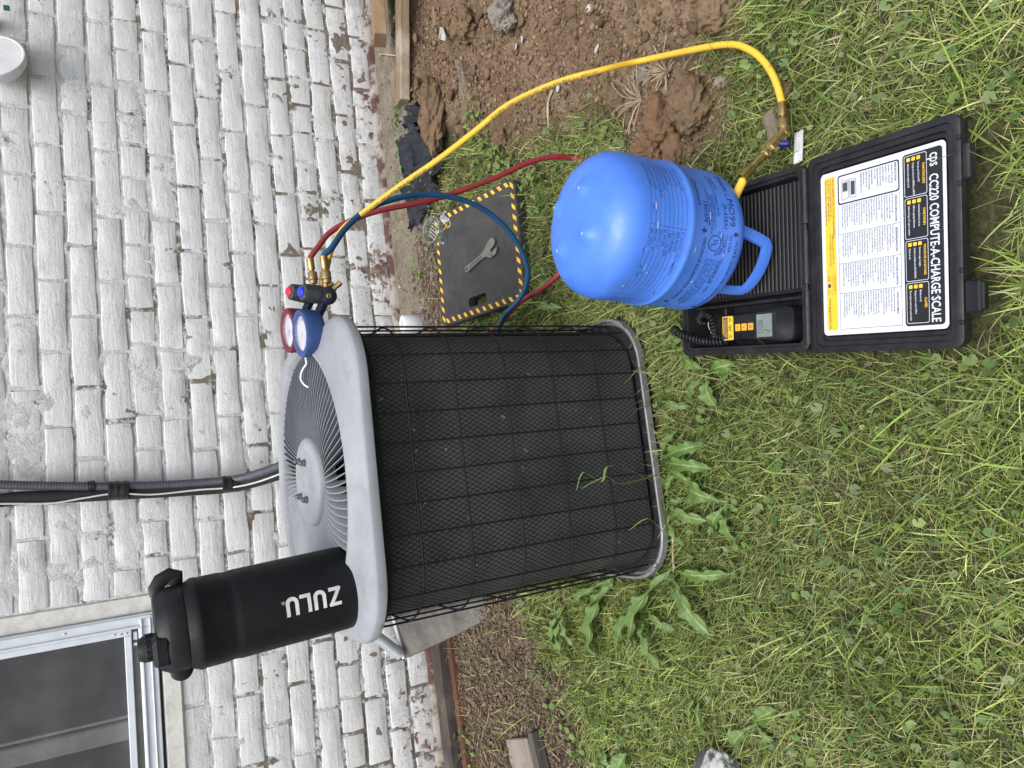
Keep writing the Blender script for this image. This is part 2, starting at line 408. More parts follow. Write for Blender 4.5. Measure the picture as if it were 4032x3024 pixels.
def obj(name, mb, mat, parent=None, smooth=35, loc=None, rot=None):
    me = mb.mesh(name) if isinstance(mb, MB) else mb
    if mat is not None and len(me.materials) == 0: me.materials.append(m(mat))
    if smooth and len(me.polygons) and not me.get('_sm'):
        me.polygons.foreach_set('use_smooth', [True]*len(me.polygons)); me.set_sharp_from_angle(angle=R(smooth)); me['_sm'] = 1
    o = bpy.data.objects.new(name, me); COL.objects.link(o)
    if parent is not None: o.parent = parent
    if loc is not None: o.location = loc
    if rot is not None: o.rotation_euler = rot
    return o
def tag(o, label=None, cat=None, group=None, kind=None):
    for k, v in (('label', label), ('category', cat), ('group', group), ('kind', kind)):
        if v: o[k] = v
    return o
def thing(name, label, cat, loc=(0, 0, 0), rot=(0, 0, 0), group=None):
    o = bpy.data.objects.new(name, None); COL.objects.link(o); o.empty_display_size = .05
    o.location = loc; o.rotation_euler = rot
    return tag(o, label, cat, group)
def spline(pts, n=12):
    P = [Vector(p) for p in pts]; out = []
    for i in range(len(P)-1):
        p0, p1, p2, p3 = P[max(i-1, 0)], P[i], P[i+1], P[min(i+2, len(P)-1)]
        for k in range(n):
            t = k/n
            out.append(.5*((2*p1) + (p2-p0)*t + (2*p0-5*p1+4*p2-p3)*t*t + (3*p1-p0-3*p2+p3)*t**3))
    out.append(P[-1]); return out
_fc = {}
def text_vf(txt, size=1., sx=1., bold=0., align='LEFT'):
    key = (txt, round(sx, 3), bold, align)
    if key not in _fc:
        cu = bpy.data.curves.new('t', 'FONT'); cu.body = txt; cu.size = 1.0; cu.offset = bold; cu.align_x = align; cu.resolution_u = 2
        ob = bpy.data.objects.new('t', cu); COL.objects.link(ob)
        dg = bpy.context.evaluated_depsgraph_get(); me = bpy.data.meshes.new_from_object(ob.evaluated_get(dg))
        V = [(v.co.x, v.co.y) for v in me.vertices]; F = [tuple(p.vertices) for p in me.polygons]
        bpy.data.objects.remove(ob); bpy.data.curves.remove(cu); bpy.data.meshes.remove(me)
        _fc[key] = (V, F)
    V, F = _fc[key]
    return [(x*size*sx, y*size) for x, y in V], F
def text(mb, txt, fn, x, y, size, sx=1., bold=0., align='LEFT'):
    "flat lettering; fn maps (x, y) on the face to a point"
    V, F = text_vf(txt, size, sx, bold, align)
    mb.add([fn(x+a, y+b) for a, b in V], F)
def rect(mb, fn, x0, y0, x1, y1, nx=1, ny=1):
    V = [fn(x0+(x1-x0)*i/nx, y0+(y1-y0)*j/ny) for j in range(ny+1) for i in range(nx+1)]
    mb.add(V, [(j*(nx+1)+i, j*(nx+1)+i+1, (j+1)*(nx+1)+i+1, (j+1)*(nx+1)+i) for j in range(ny) for i in range(nx)])
def rrect(x0, y0, x1, y1, r, n=5):
    out = []
    for cx_, cy_, a0 in ((x1-r, y0+r, -90), (x1-r, y1-r, 0), (x0+r, y1-r, 90), (x0+r, y0+r, 180)):
        for k in range(n+1):
            a = R(a0+90*k/n); out.append((cx_+r*math.cos(a), cy_+r*math.sin(a)))
    return out
def poly_face(mb, fn, pts): mb.add([fn(*p) for p in pts], [tuple(range(len(pts)))])
def ring_face(mb, fn, outer, inner):
    n = len(outer); mb.add([fn(*p) for p in outer]+[fn(*p) for p in inner], [(k, (k+1) % n, n+(k+1) % n, n+k) for k in range(n)])

# value noise
_T = np.random.default_rng(5).random((256, 256))
def vn(x, y, s=0):
    x = np.asarray(x, float)+s*17.3; y = np.asarray(y, float)+s*9.7
    i = np.floor(x).astype(int); j = np.floor(y).astype(int); fx = x-i; fy = y-j
    fx = fx*fx*(3-2*fx); fy = fy*fy*(3-2*fy); i &= 255; j &= 255; i1 = (i+1) & 255; j1 = (j+1) & 255
    return (_T[i, j]*(1-fx)+_T[i1, j]*fx)*(1-fy)+(_T[i, j1]*(1-fx)+_T[i1, j1]*fx)*fy
def fbm(x, y, f, o=4, s=0):
    v = 0; a = .5
    for k in range(o): v = v+a*(vn(np.asarray(x)*f, np.asarray(y)*f, s+k)-.5); f *= 2.1; a *= .52
    return v
def inpoly(x, y, poly):
    x = np.asarray(x); y = np.asarray(y); c = np.zeros(np.broadcast(x, y).shape, bool); n = len(poly)
    for i in range(n):
        (x1, y1), (x2, y2) = poly[i], poly[(i+1) % n]
        if y1 == y2: continue
        c ^= ((y1 > y) != (y2 > y)) & (x < (x2-x1)*(y-y1)/(y2-y1)+x1)
    return c
def softpoly(x, y, poly, w, seed=3):
    "1 inside, fading over about w outside; the edge is uneven"
    x = np.asarray(x, float); y = np.asarray(y, float)
    dx = fbm(x, y, 9, 3, seed)*.16; dy = fbm(x, y, 9, 3, seed+5)*.16
    s = 0
    for k in range(9):
        a = k*2.399; r_ = w*math.sqrt(k/9.)
        s = s + inpoly(x+dx+r_*math.cos(a), y+dy+r_*math.sin(a), poly)
    return s/9.

# ------------------------------------------------------------------ ground
DIRT = [(.9, -.22), (-.30, -.30), (-.42, -.44), (-.48, -.54), (-.53, -.63), (-.66, -.74), (-.74, -1.0), (-.76, -1.17), (-.90, -1.23), (-.97, -1.36), (-.93, -1.50), (-.80, -1.50), (-.79, -1.56), (-.70, -1.66), (.9, -1.9)]
MULCH = [(-1.86, -.1), (-1.84, -.52), (-2.0, -.60), (-2.12, -.70), (-2.30, -.75), (-2.9, -.85), (-2.9, .1), (-1.86, .1)]
STRIP = [(1.5, .1), (1.5, -.20), (-.3, -.22), (-.62, -.30), (-.80, -.42), (-1.15, -.45), (-1.9, -.45), (-1.9, .1)]
def ztb(y):
    t = np.clip((np.asarray(y, float)+1.0)/.85, 0, 1); return .15*t*t*(3-2*t)
def zt(x, y):
    x = np.asarray(x, float); y = np.asarray(y, float)
    z = ztb(y) + fbm(x, y, 7, 3, 1)*.016
    d = softpoly(x, y, DIRT, .09)
    z = z + d*(.020+fbm(x, y, 5, 3, 21)*.05+np.abs(fbm(x, y, 22, 4, 31))*.065+fbm(x, y, 70, 3, 35)*.014)
    mu = softpoly(x, y, MULCH, .05, 9)
    z = z + mu*fbm(x, y, 30, 3, 41)*.02
    tr = np.exp(-((y+.415+.12*(x+.1))/.035)**2)*np.clip((x+.33)/.08, 0, 1)   # the narrow trench beside the boards
    z = z - .075*tr
    return z
def zt1(x, y): return float(zt(np.array([x]), np.array([y]))[0])
def axis_pts(lo, hi, step, far):
    a = list(np.arange(lo, hi+1e-6, step)); g = step; p = lo; L = []
    while p > far[0]: g *= 1.35; p -= g; L.append(p)
    g = step; p = a[-1]; H = []
    while p < far[1]: g *= 1.35; p += g; H.append(p)
    return np.array(L[::-1]+a+H)
gx = axis_pts(-2.75, .65, .011, (-60, 60)); gy = axis_pts(-2.15, .03, .011, (-60, 60))
GX, GY = np.meshgrid(gx, gy); GZ = zt(GX.ravel(), GY.ravel())
far = np.clip((np.hypot(GX.ravel()+1.2, GY.ravel()+1)-2.6)/2, 0, 1)
GZ = GZ*(1-far) + ztb(GY.ravel())*far*(np.abs(GY.ravel()) < 3)
nx_, ny_ = len(gx), len(gy)
V = np.column_stack([GX.ravel(), GY.ravel(), GZ])
ii = np.arange(nx_*ny_).reshape(ny_, nx_)
Fq = np.column_stack([ii[:-1, :-1].ravel(), ii[:-1, 1:].ravel(), ii[1:, 1:].ravel(), ii[1:, :-1].ravel()])
def np_mesh(name, V, F, k):
    me = bpy.data.meshes.new(name); me.vertices.add(len(V)); me.vertices.foreach_set('co', np.ascontiguousarray(V, np.float32).ravel())
    me.loops.add(F.size); me.loops.foreach_set('vertex_index', np.ascontiguousarray(F, np.int32).ravel())
    me.polygons.add(len(F)); me.polygons.foreach_set('loop_start', np.arange(0, F.size, k, dtype=np.int32)); me.polygons.foreach_set('loop_total', np.full(len(F), k, np.int32))
    me.update(calc_edges=True); return me
def setcol(me, C):
    a = me.color_attributes.new('bc', 'FLOAT_COLOR', 'POINT'); C4 = np.ones((len(C), 4), np.float32); C4[:, :3] = C; a.data.foreach_set('color', C4.ravel())
gm = np_mesh('ground', V, Fq, 4)
for nm, pol, w, sd_ in (('dirt', DIRT, .05, 3), ('mulch', MULCH, .05, 9), ('strip', STRIP, .04, 15)):
    a = gm.attributes.new(nm, 'FLOAT', 'POINT'); a.data.foreach_set('value', softpoly(V[:, 0], V[:, 1], pol, w, sd_).astype(np.float32))
gm.polygons.foreach_set('use_smooth', [True]*len(gm.polygons))
gm.materials.append(SOIL)
ground = bpy.data.objects.new('ground', gm); COL.objects.link(ground); tag(ground, kind='structure', label='uneven yard soil with a bare brown patch')

# ------------------------------------------------------------------ the painted brick wall
H = .0762; PER = .2113; J0 = 1.2338
wall = thing('brick_wall', 'white painted brick house wall with worn mortar joints', 'wall', (-1.1, 0, .15))
W0 = Vector((-1.1, 0, .15))
rb = random.Random(3)
def brick_mesh(L, hh, seed):
    "flat, slightly bowed face; the wear is kept to a narrow uneven edge"
    r_ = random.Random(seed); e = .0035
    us = [-L/2, -L/2+e]+[(-1+2*k/4)*(L/2-e) for k in range(1, 4)]+[L/2-e, L/2] if L > .15 else [-L/2, -L/2+e, r_.uniform(-.005, .005), L/2-e, L/2]
    ws_ = [-hh/2, -hh/2+e, 0, hh/2-e, hh/2]; nx, nz = len(us)-1, 4
    V = []; F = []; tx, tz = r_.uniform(-.010, .010), r_.uniform(-.035, .035)
    jx = [[r_.uniform(-.0024, .0022) for _ in range(nx+1)] for _ in range(2)]; jz = [[r_.uniform(-.0026, .0022) for _ in range(nz+1)] for _ in range(2)]
    chip = {c: (r_.uniform(.003, .008) if r_.random() < .3 else r_.uniform(.0005, .0025)) for c in range(4)}
    for layer in range(3):
        for j in range(nz+1):
            for i in range(nx+1):
                ei, ej = i in (0, nx), j in (0, nz); edge = ei or ej; cor = ei and ej
                if layer and not edge: continue
                x, z = us[i], ws_[j]
                if ej: z += jx[j > 0][i]
                if ei: x += jz[i > 0][j]
                if cor: k = chip[(i > 0)*2+(j > 0)]; x -= math.copysign(k, x); z -= math.copysign(k*.7, z)
                y = -.0054+tx*x+tz*z*.5
                if layer == 0:
                    if edge: y += .0008; x *= 1-.0012/(L/2) if ei else 1; z *= 1-.0012/(hh/2) if ej else 1
                else: y = -.0030 if layer == 1 else .012
                V.append((x, y, z))
    def gi(i, j): return j*(nx+1)+i
    for j in range(nz):
        for i in range(nx): F.append((gi(i, j), gi(i+1, j), gi(i+1, j+1), gi(i, j+1)))
    per = [(i, 0) for i in range(nx)]+[(nx, j) for j in range(nz)]+[(i, nz) for i in range(nx, 0, -1)]+[(0, j) for j in range(nz, 0, -1)]
    order = [(i, j) for j in range(nz+1) for i in range(nx+1) if i in (0, nx) or j in (0, nz)]
    l1 = {p: (nx+1)*(nz+1)+k for k, p in enumerate(order)}; l2 = {p: (nx+1)*(nz+1)+len(order)+k for k, p in enumerate(order)}
    n = len(per)
    for k in range(n):
        a, b = per[k], per[(k+1) % n]
        F.append((gi(*a), l1[a], l1[b], gi(*b))); F.append((l1[a], l2[a], l2[b], l1[b]))
    me = bpy.data.meshes.new('brick'); me.from_pydata(V, [], F); me.materials.append(MB_)
    me.polygons.foreach_set('use_smooth', [True]*len(F)); me.set_sharp_from_angle(angle=R(40)); return me
STR = [brick_mesh(PER-.0090, H-.0095, s) for s in range(14)]
HDR = [brick_mesh(PER/2-.0090, H-.0095, s+50) for s in range(6)]
WX0, WX1, WZ0, WZ1 = -3.05, -1.775, .917, 2.15       # the window opening in the masonry
far_bricks = []
def put_brick(xa, xb, c, hdr):
    z = J0-(c+.5)*H
    za, zb = z-H/2, z+H/2
    if zb > WZ0+.012 and za < WZ1-.01:                  # cut at the window opening
        if xb > WX0 and xa < WX1:
            if xa >= WX0 and xb <= WX1: return
            if xb > WX1: xa = WX1
            elif xa < WX0: xb = WX0
    if xb-xa < .035: return
    lst = HDR if (hdr or xb-xa < .12) else STR
    nom = PER/2 if lst is HDR else PER
    me = rb.choice(lst); sx = (xb-xa-.012)/(nom-.012)
    loc = Vector(((xa+xb)/2+rb.uniform(-.002, .002), rb.uniform(-.0012, .0012), z+rb.uniform(-.0018, .0018)))
    rot = (rb.uniform(-.008, .008), rb.uniform(-.011, .011), rb.uniform(-.006, .006)); flip = rb.choice((1, -1))
    sc = (sx*rb.uniform(.985, 1.005), 1, rb.uniform(.95, 1.03))
    if -2.62 < loc.x < .36 and loc.z < 1.42:
        o = bpy.data.objects.new('brick', me); COL.objects.link(o); o.parent = wall
        o.location = loc-W0; o.rotation_euler = (rot[0], rot[1]+(math.pi if False else 0), rot[2]); o.scale = sc
    else: far_bricks.append((me, loc, sc))
for c in range(-16, 14):
    hdr = (c % 7) == 3
    per = PER/2 if hdr else PER
    off = -.002 if c % 2 == 0 else -.1045
    if hdr: off = .02
    k0 = math.floor((-4.6-off)/per); k1 = math.ceil((2.6-off)/per)
    js = {k: off+k*per+rb.uniform(-.004, .004) for k in range(k0, k1+1)}
    for k in range(k0, k1): put_brick(js[k], js[k+1], c, hdr)
fb = MB()
for me, loc, sc in far_bricks:
    fb.add([Vector((v.co.x*sc[0], v.co.y, v.co.z*sc[2]))+loc-W0 for v in me.vertices], [tuple(p.vertices) for p in me.polygons])
tag(obj('outer_brick_courses', fb, MB_, wall, smooth=50), kind='stuff', label='brick courses beyond the picture')
# mortar: one sheet per side of the opening, uneven, with depth behind it
mo = MB()
def mortar(x0, x1, z0, z1, st):
    nx, nz = max(1, round((x1-x0)/st)), max(1, round((z1-z0)/st))
    X, Z = np.meshgrid(np.linspace(x0, x1, nx+1), np.linspace(z0, z1, nz+1))
    Y = -.0026+fbm(X, Z, 26, 4, 61)*.011+fbm(X, Z, 5, 2, 71)*.0045
    V = np.column_stack([X.ravel(), Y.ravel(), Z.ravel()])-np.array(W0)
    i = np.arange((nx+1)*(nz+1)).reshape(nz+1, nx+1)
    F = np.column_stack([i[:-1, :-1].ravel(), i[:-1, 1:].ravel(), i[1:, 1:].ravel(), i[1:, :-1].ravel()])
    mo.add(V.tolist(), F.tolist())
mortar(WX1, .36, .05, 1.42, .0085); mortar(-2.62, WX1, .05, WZ0, .0085)
mortar(WX1, 2.6, 1.42, 2.45, .05); mortar(.36, 2.6, .05, 1.42, .05); mortar(-4.6, -2.62, .05, WZ0, .05); mortar(-4.6, WX0, WZ0, 2.45, .05); mortar(WX0, WX1, WZ1, 2.45, .05)
obj('mortar', mo, MM_, wall, smooth=80)
core = MB(); core.box(WX1, 2.6, .02, .2, -.1, 2.45, .001); core.box(-4.6, WX0, .02, .2, -.1, 2.45, .001); core.box(WX0, WX1, .02, .2, -.1, WZ0, .001); core.box(WX0, WX1, .02, .2, WZ1, 2.45, .001)
core.v = [tuple(Vector(p)-W0) for p in core.v]
obj('wall_core', core, 'concrete_dark', wall)
# worn footing course below the bricks
ft = MB(); nn = 330
prof = [(-.002, .176), (-.012, .172), (-.019, .160), (-.021, .10), (-.024, -.1)]
xs = np.linspace(-4.6, 2.6, nn*2)
V = []; F = []
for i, x in enumerate(xs):
    for j, (y, z) in enumerate(prof):
        V.append((x-W0.x, y+float(fbm(x, z*3, 14, 3, 81))*.018, z-W0.z+float(fbm(x, z, 9, 3, 91))*.016))
k = len(prof)
for i in range(len(xs)-1):
    for j in range(k-1): F.append((i*k+j, i*k+j+1, (i+1)*k+j+1, (i+1)*k+j))
ft.add(V, F); obj('footing', ft, 'footing_red', wall, smooth=60)

# window: outer trim, aluminium storm frame, insect screen and the old sash behind it
win = MB()
def wb(mb, x0, x1, y0, y1, z0, z1, b=.0015): mb.box(x0-W0.x, x1-W0.x, y0-W0.y, y1-W0.y, z0-W0.z, z1-W0.z, b)
wb(win, -1.826, WX1-.001, -.004, .06, .975, 2.12, .004); wb(win, -3.02, -2.99, -.004, .06, .975, 2.12, .004); wb(win, -3.02, -1.776, -.004, .06, 2.12, 2.148, .004)
wobj = obj('window', win, 'trim_white', wall)
sl = MB(); wb(sl, -3.04, -1.778, -.014, .10, .917, .968, .005); obj('sill', sl, 'trim_white', wobj)
gp = MB(); wb(gp, -3.03, -1.80, -.006, .05, .9685, .9745, .0005); obj('gap', gp, 'gap_dark', wobj)
fr_ = MB()
wb(fr_, -1.8635, -1.8265, -.018, .03, .976, 2.12); wb(fr_, -2.985, -2.95, -.018, .03, .976, 2.12); wb(fr_, -2.95, -1.864, -.018, .03, .976, 1.022)
wb(fr_, -1.8645, -1.8575, -.0235, -.0185, 1.02, 2.12, .001); wb(fr_, -1.837, -1.832, -.0235, -.0185, .99, 2.12, .001)
wb(fr_, -2.95, -1.8415, -.0235, -.0185, 1.012, 1.0175, .001); wb(fr_, -2.95, -1.8415, -.0225, -.0185, .990, .994, .001)
obj('storm_frame', fr_, 'aluminium', wobj)
sf = MB(); wb(sf, -1.8825, -1.8655, -.012, .02, 1.04, 2.1); wb(sf, -2.948, -2.93, -.012, .02, 1.04, 2.1); wb(sf, -2.93, -1.883, -.012, .02, 1.0405, 1.0585)
obj('screen_frame', sf, 'aluminium', wobj)
tr_ = MB(); wb(tr_, -2.945, -1.866, .001, .02, 1.0225, 1.040, .0005); obj('track', tr_, 'strip_grey', wobj)
for kx in (-1.875, -1.905):
    cl = MB(); wb(cl, kx-(.022 if kx > -1.9 else .008), kx, -.006, .001, 1.0262, 1.0365, .001); obj('clip', cl, 'aluminium', wobj)
sc_ = MB(); wb(sc_, -2.93, -1.883, .004, .006, 1.0585, 2.1, .0002); obj('screen', sc_, SCREEN, wobj)
sash = MB(); wb(sash, -2.172, -2.122, .03, .06, 1.0, 2.1, .004); wb(sash, -2.93, -1.86, .03, .05, .98, 1.03, .003); wb(sash, -2.113, -2.106, .034, .05, 1.03, 2.1, .001); obj('sash', sash, 'trim_white', wobj)
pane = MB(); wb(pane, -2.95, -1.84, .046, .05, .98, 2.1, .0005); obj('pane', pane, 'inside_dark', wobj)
for px_, pz_ in ((-1.845, 1.20), (-1.874, 1.052), (-1.874, 1.066), (-1.873, 1.082)):
    s_ = MB(); s_.lathe([(.0030, 0), (.0028, .0015), (.0012, .0022)], 10, (px_-W0.x, -.018 if px_ > -1.86 else -.012, pz_-W0.z), (0, -1, 0)); obj('rivet', s_, 'steel', wobj)

# ------------------------------------------------------------------ helpers for placing along a sight line (gives plain world points)
def P3(x, y, depth):
    "picture position on a 2212-wide copy and distance along the optical axis -> world point"
    k = 4032/2212; x *= k; y *= k; f = 2849.7
    return CAM + (fwd + (1512-y)/f*rgt - (x-2016)/f*upv)*depth

# ------------------------------------------------------------------ air conditioner
AC = Vector((-1.518, -.872, .008))
ac = thing('air_conditioner', 'grey and black outdoor air conditioner with wire cage and round fan grille', 'air conditioner', AC, (R(2.2), 0, 0)); ac.scale = (.945, .945, 1)
def rsq(th, half, rad):
    c, s = abs(math.cos(th)), abs(math.sin(th)); t = half/max(c, s)
    if min(t*c, t*s) > half-rad:
        k = half-rad; b = k*(c+s); t = b+math.sqrt(max(0, b*b-(2*k*k-rad*rad)))
    return t
def perim(half, rad, n=720):
    P = [(rsq(2*math.pi*i/n, half, rad)*math.cos(2*math.pi*i/n), rsq(2*math.pi*i/n, half, rad)*math.sin(2*math.pi*i/n)) for i in range(n+1)]
    S = [0]
    for a, b in zip(P, P[1:]): S.append(S[-1]+math.dist(a, b))
    return np.array(P), np.array(S)
def loft(loops, n=96):
    mb = MB(); V = []; F = []
    for (b, half, rad, Rr, z) in loops:
        for k in range(n):
            th = 2*math.pi*k/n; r_ = (1-b)*rsq(th, half, rad)+b*Rr
            V.append((r_*math.cos(th), r_*math.sin(th), z))
    for i in range(len(loops)-1):
        for k in range(n): F.append((i*n+k, i*n+(k+1) % n, (i+1)*n+(k+1) % n, (i+1)*n+k))
    return mb.add(V, F)
obj('base_pan', loft([(0, .304, .12, 0, .014), (0, .311, .12, 0, .014), (0, .3135, .12, 0, .017), (0, .3135, .12, 0, .032), (0, .3115, .12, 0, .034), (0, .308, .12, 0, .033), (0, .306, .12, 0, .02), (0, .300, .12, 0, .018)]), 'pan_grey', ac)
obj('pan_floor', loft([(0, .3005, .12, 0, .0185), (0, .2, .1, 0, .018), (0, .02, .01, 0, .018)]), 'inside_dark', ac)  # pan floor coloured dark to stand for the shade in the gap round the coil
obj('coil', loft([(0, .278, .107, 0, .03), (0, .278, .107, 0, .645), (0, .245, .09, 0, .645), (0, .245, .09, 0, .03)], 160), 'coil_dark', ac, smooth=60)
# expanded-metal guard in front of the coil
Pm, Sm = perim(.285, .113); Lm = Sm[-1]
def pm(s): s = s % Lm; return np.interp(s, Sm, Pm[:, 0]), np.interp(s, Sm, Pm[:, 1])
gd = MB(); seg = 26; pitch = .0098; wdt = .0017
s0 = np.arange(0, Lm, pitch)
for sg in (1, -1):
    t = np.linspace(0, 1, seg+1)
    for a in s0:
        s = a+sg*t*.60*.62; z = .036+t*.607
        x, y = pm(s); xa, ya = pm(s+wdt); 
        V = [];  off = 1.0 if sg > 0 else 1.004
        for i in range(seg+1): V += [(x[i]*off, y[i]*off, z[i]), (xa[i]*off, ya[i]*off, z[i])]
        gd.add(V, [(2*i, 2*i+1, 2*i+3, 2*i+2) for i in range(seg)])
tag(obj('coil_guard', gd, 'mesh_black', ac, smooth=60), kind='stuff', label='fine black diamond mesh over the coil')
# cage of wires
Pw, Sw = perim(.2965, .120); Lw = Sw[-1]
def pw(s): s = s % Lw; return float(np.interp(s, Sw, Pw[:, 0])), float(np.interp(s, Sw, Pw[:, 1]))
nw = 38
for i in range(nw):
    x, y = pw((i+.35)*Lw/nw); mb = MB(); k = .006*math.sin(i*2.1)
    mb.tube([(x*1.006, y*1.006, .030), (x*1.006+k*.2, y*1.006, .22), (x*1.006, y*1.006+k*.2, .42), (x*1.006, y*1.006, .645)], .0021, 6)
    obj('wire', mb, 'wire_black', ac)
for z in (.046, .140, .250, .360, .470, .570, .632):
    mb = MB(); mb.tube([(*pw(i*Lw/120), z) for i in range(120)], .0022, 6, closed=True); obj('wire', mb, 'wire_black', ac)
# top cover
cov = [(0, .302, .11, 0, .646), (0, .3165, .135, 0, .645), (0, .3192, .1375, 0, .6465), (0, .320, .138, 0, .650), (0, .3200, .138, 0, .6615), (0, .3190, .1375, 0, .6640), (0, .3140, .135, 0, .6690), (0, .3120, .134, 0, .6702), (0, .3065, .132, 0, .6735), (.25, .3035, .13, .298, .6768),
       (.55, .300, .13, .295, .6800), (.85, .297, .13, .292, .6838), (1, .26, .13, .2895, .6880), (1, .26, .13, .2865, .6905), (1, .26, .13, .2815, .6908), (1, .26, .13, .2785, .688), (1, .26, .13, .2735, .679), (1, .26, .13, .271, .66), (1, .26, .13, .270, .63)]
obj('top_cover', loft(cov, 128), 'cover_grey', ac, smooth=28)
# grille: a hub and about a hundred slanted vanes
gr_ = MB(); nv = 96
for i in range(nv):
    th = 2*math.pi*i/nv
    V = []; m_ = 7
    for j in range(m_+1):
        r_ = .093+(.273-.093)*j/m_; u = j/m_
        zt_ = .682+.012*math.sin(math.pi*min(1, u*1.0))*.9
        a = th + .16*u*u*.6
        hgt = .017+.006*u
        for dz, da in ((0, 0), (-hgt, .0105/max(r_, .10))):
            for w in (0, .0017): V.append((r_*math.cos(a+da+w/r_), r_*math.sin(a+da+w/r_), zt_+dz))
    F = []
    for j in range(m_):
        a0, b0 = j*4, (j+1)*4
        for p, q in ((0, 1), (1, 3), (3, 2), (2, 0)): F.append((a0+p, a0+q, b0+q, b0+p))
    gr_.add(V, F)
tag(obj('vane', gr_, 'cover_grey', ac, smooth=50), kind='stuff', label='thin slanted grey vanes round the fan hub')
hub = MB(); hub.lathe([(.0961, .657), (.0961, .681), (.0955, .688), (.092, .6925), (.086, .6955), (.078, .697), (.05, .6985), (.02, .6995), (.001, .700)], 64)
hub_o = obj('hub', hub, 'cover_grey', ac)
for bx_, by_ in ((-.038, -.018), (-.030, .03), (.040, -.022), (.046, .024)):
    b_ = MB(); b_.lathe([(.0078, .697), (.0078, .7025), (.0072, .7030), (.0060, .7035), (.0060, .707), (.0047, .7100), (.0025, .7120), (.0003, .7127)], 12, (bx_, by_, 0)); obj('bolt', b_, 'bolt_grey', hub_o)
sh = MB(); sh.lathe([(.243, .05), (.243, .60)], 64, capa=False, capb=False); obj('shroud', sh, 'inside_dark', ac)
mt = MB(); mt.lathe([(.001, .50), (.07, .50), (.075, .51), (.075, .62), (.07, .635), (.001, .636)], 32); obj('fan_motor', mt, 'inside_dark', ac)
for i in range(4):
    fbm_ = MB(); V = []; 
    for j in range(6):
        r_ = .05+.17*j/5
        for u in (-1, 1): a = i*math.pi/2+u*(.30+.12*j/5); V.append((r_*math.cos(a), r_*math.sin(a), .50+u*.035)); 
    fbm_.add(V, [(2*j, 2*j+1, 2*j+3, 2*j+2) for j in range(5)]); obj('fan_blade', fbm_, 'pan_grey', ac)
for th, z in ((R(-45), .652), (R(-135), .652), (R(45), .652), (R(-45), .034), (R(-135), .034)):
    r_ = rsq(th, .319 if z > .1 else .313, .138 if z > .1 else .12); d_ = Vector((math.cos(th), math.sin(th), .12)).normalized()
    s_ = MB(); s_.lathe([(.0072, -.001), (.0072, .0015), (.0055, .0032), (.002, .004)], 12, Vector((r_*math.cos(th), r_*math.sin(th), z))-d_*.002, d_); obj('screw', s_, 'steel', ac)
for yv in (.16, .24):
    sv = MB(); sv.cbox((.275, yv, .115), (.05, .03, .03), .004); sv.lathe([(.011, 0), (.011, .03), (.008, .034), (.008, .05)], 12, (.30, yv, .115), (1, 0, .1)); obj('service_valve', sv, 'brass', ac)

# ------------------------------------------------------------------ bottle standing on the unit
BT = Vector((-1.716, -1.062, .6600))
bt = thing('water_bottle', 'large matte black water bottle with ZULU lettering on the air conditioner', 'bottle', BT, (R(1.5), R(-3.4), 0))
Rb = .0735
bb = MB(); bb.lathe([(.001, 0), (.052, 0), (.062, .003), (.069, .010), (.0725, .020), (.0735, .032), (.0735, .206), (.0733, .212), (.0722, .216), (.0720, .222), (.0726, .228), (.0735, .234), (.0735, .266), (.0745, .268), (.0745, .2745), (.0715, .280), (.0685, .2875), (.0665, .290), (.001, .290)], 72)
obj('body', bb, 'bottle_black', bt)
ld = MB(); ld.lathe([(.064, .2895), (.0675, .2905), (.0685, .2935), (.0685, .3140), (.067, .3180), (.0605, .3300), (.056, .3335), (.001, .3345)], 48); obj('lid', ld, 'lid_black', bt)
cd_ = math.atan2(CAM.y-BT.y, CAM.x-BT.x)            # the side turned to the viewer
def pol(a, r_, z): return Vector((r_*math.cos(a), r_*math.sin(a), z))
sp = MB(); fr1 = rotm(0, 0, cd_)
sp.cbox(pol(cd_-.55, .052, .3290), (.030, .050, .026), .006, rotm(0, 0, cd_-.55)); 
spo = obj('spout_latch', sp, 'lid_black', bt)
cp = MB(); cp.lathe([(.021, .3310), (.0215, .3380), (.0205, .3530), (.0165, .3610), (.001, .3620)], 10, pol(cd_-.62, .034, 0)); 
cpo = obj('spout_cap', cp, 'lid_black', bt)
for k in range(5):
    c_ = MB(); c_.cbox(pol(cd_-.62, .034, .3450)+pol(cd_-.9+k*.55, .0208, 0), (.004, .006, .012), .001, rotm(0, 0, cd_-.9+k*.55)); obj('grip', c_, 'lid_black', cpo)
hl = MB(); ha = cd_+1.45
path = spline([pol(ha, .058, .324), pol(ha, .070, .325), pol(ha, .080, .318), pol(ha, .0860, .302), pol(ha, .083, .294), pol(ha, .074, .296), pol(ha, .067, .300)], 1)
hl.tube(path, .0046, 8, flat=2.6); obj('carry_loop', hl, 'lid_black', bt)
h2 = MB(); ha2 = cd_-1.62; h2.tube(spline([pol(ha2, .058, .309), pol(ha2, .069, .308), pol(ha2, .0715, .300), pol(ha2, .064, .295)], 5), .0055, 10, flat=2.2); obj('loop_hinge', h2, 'lid_black', bt)
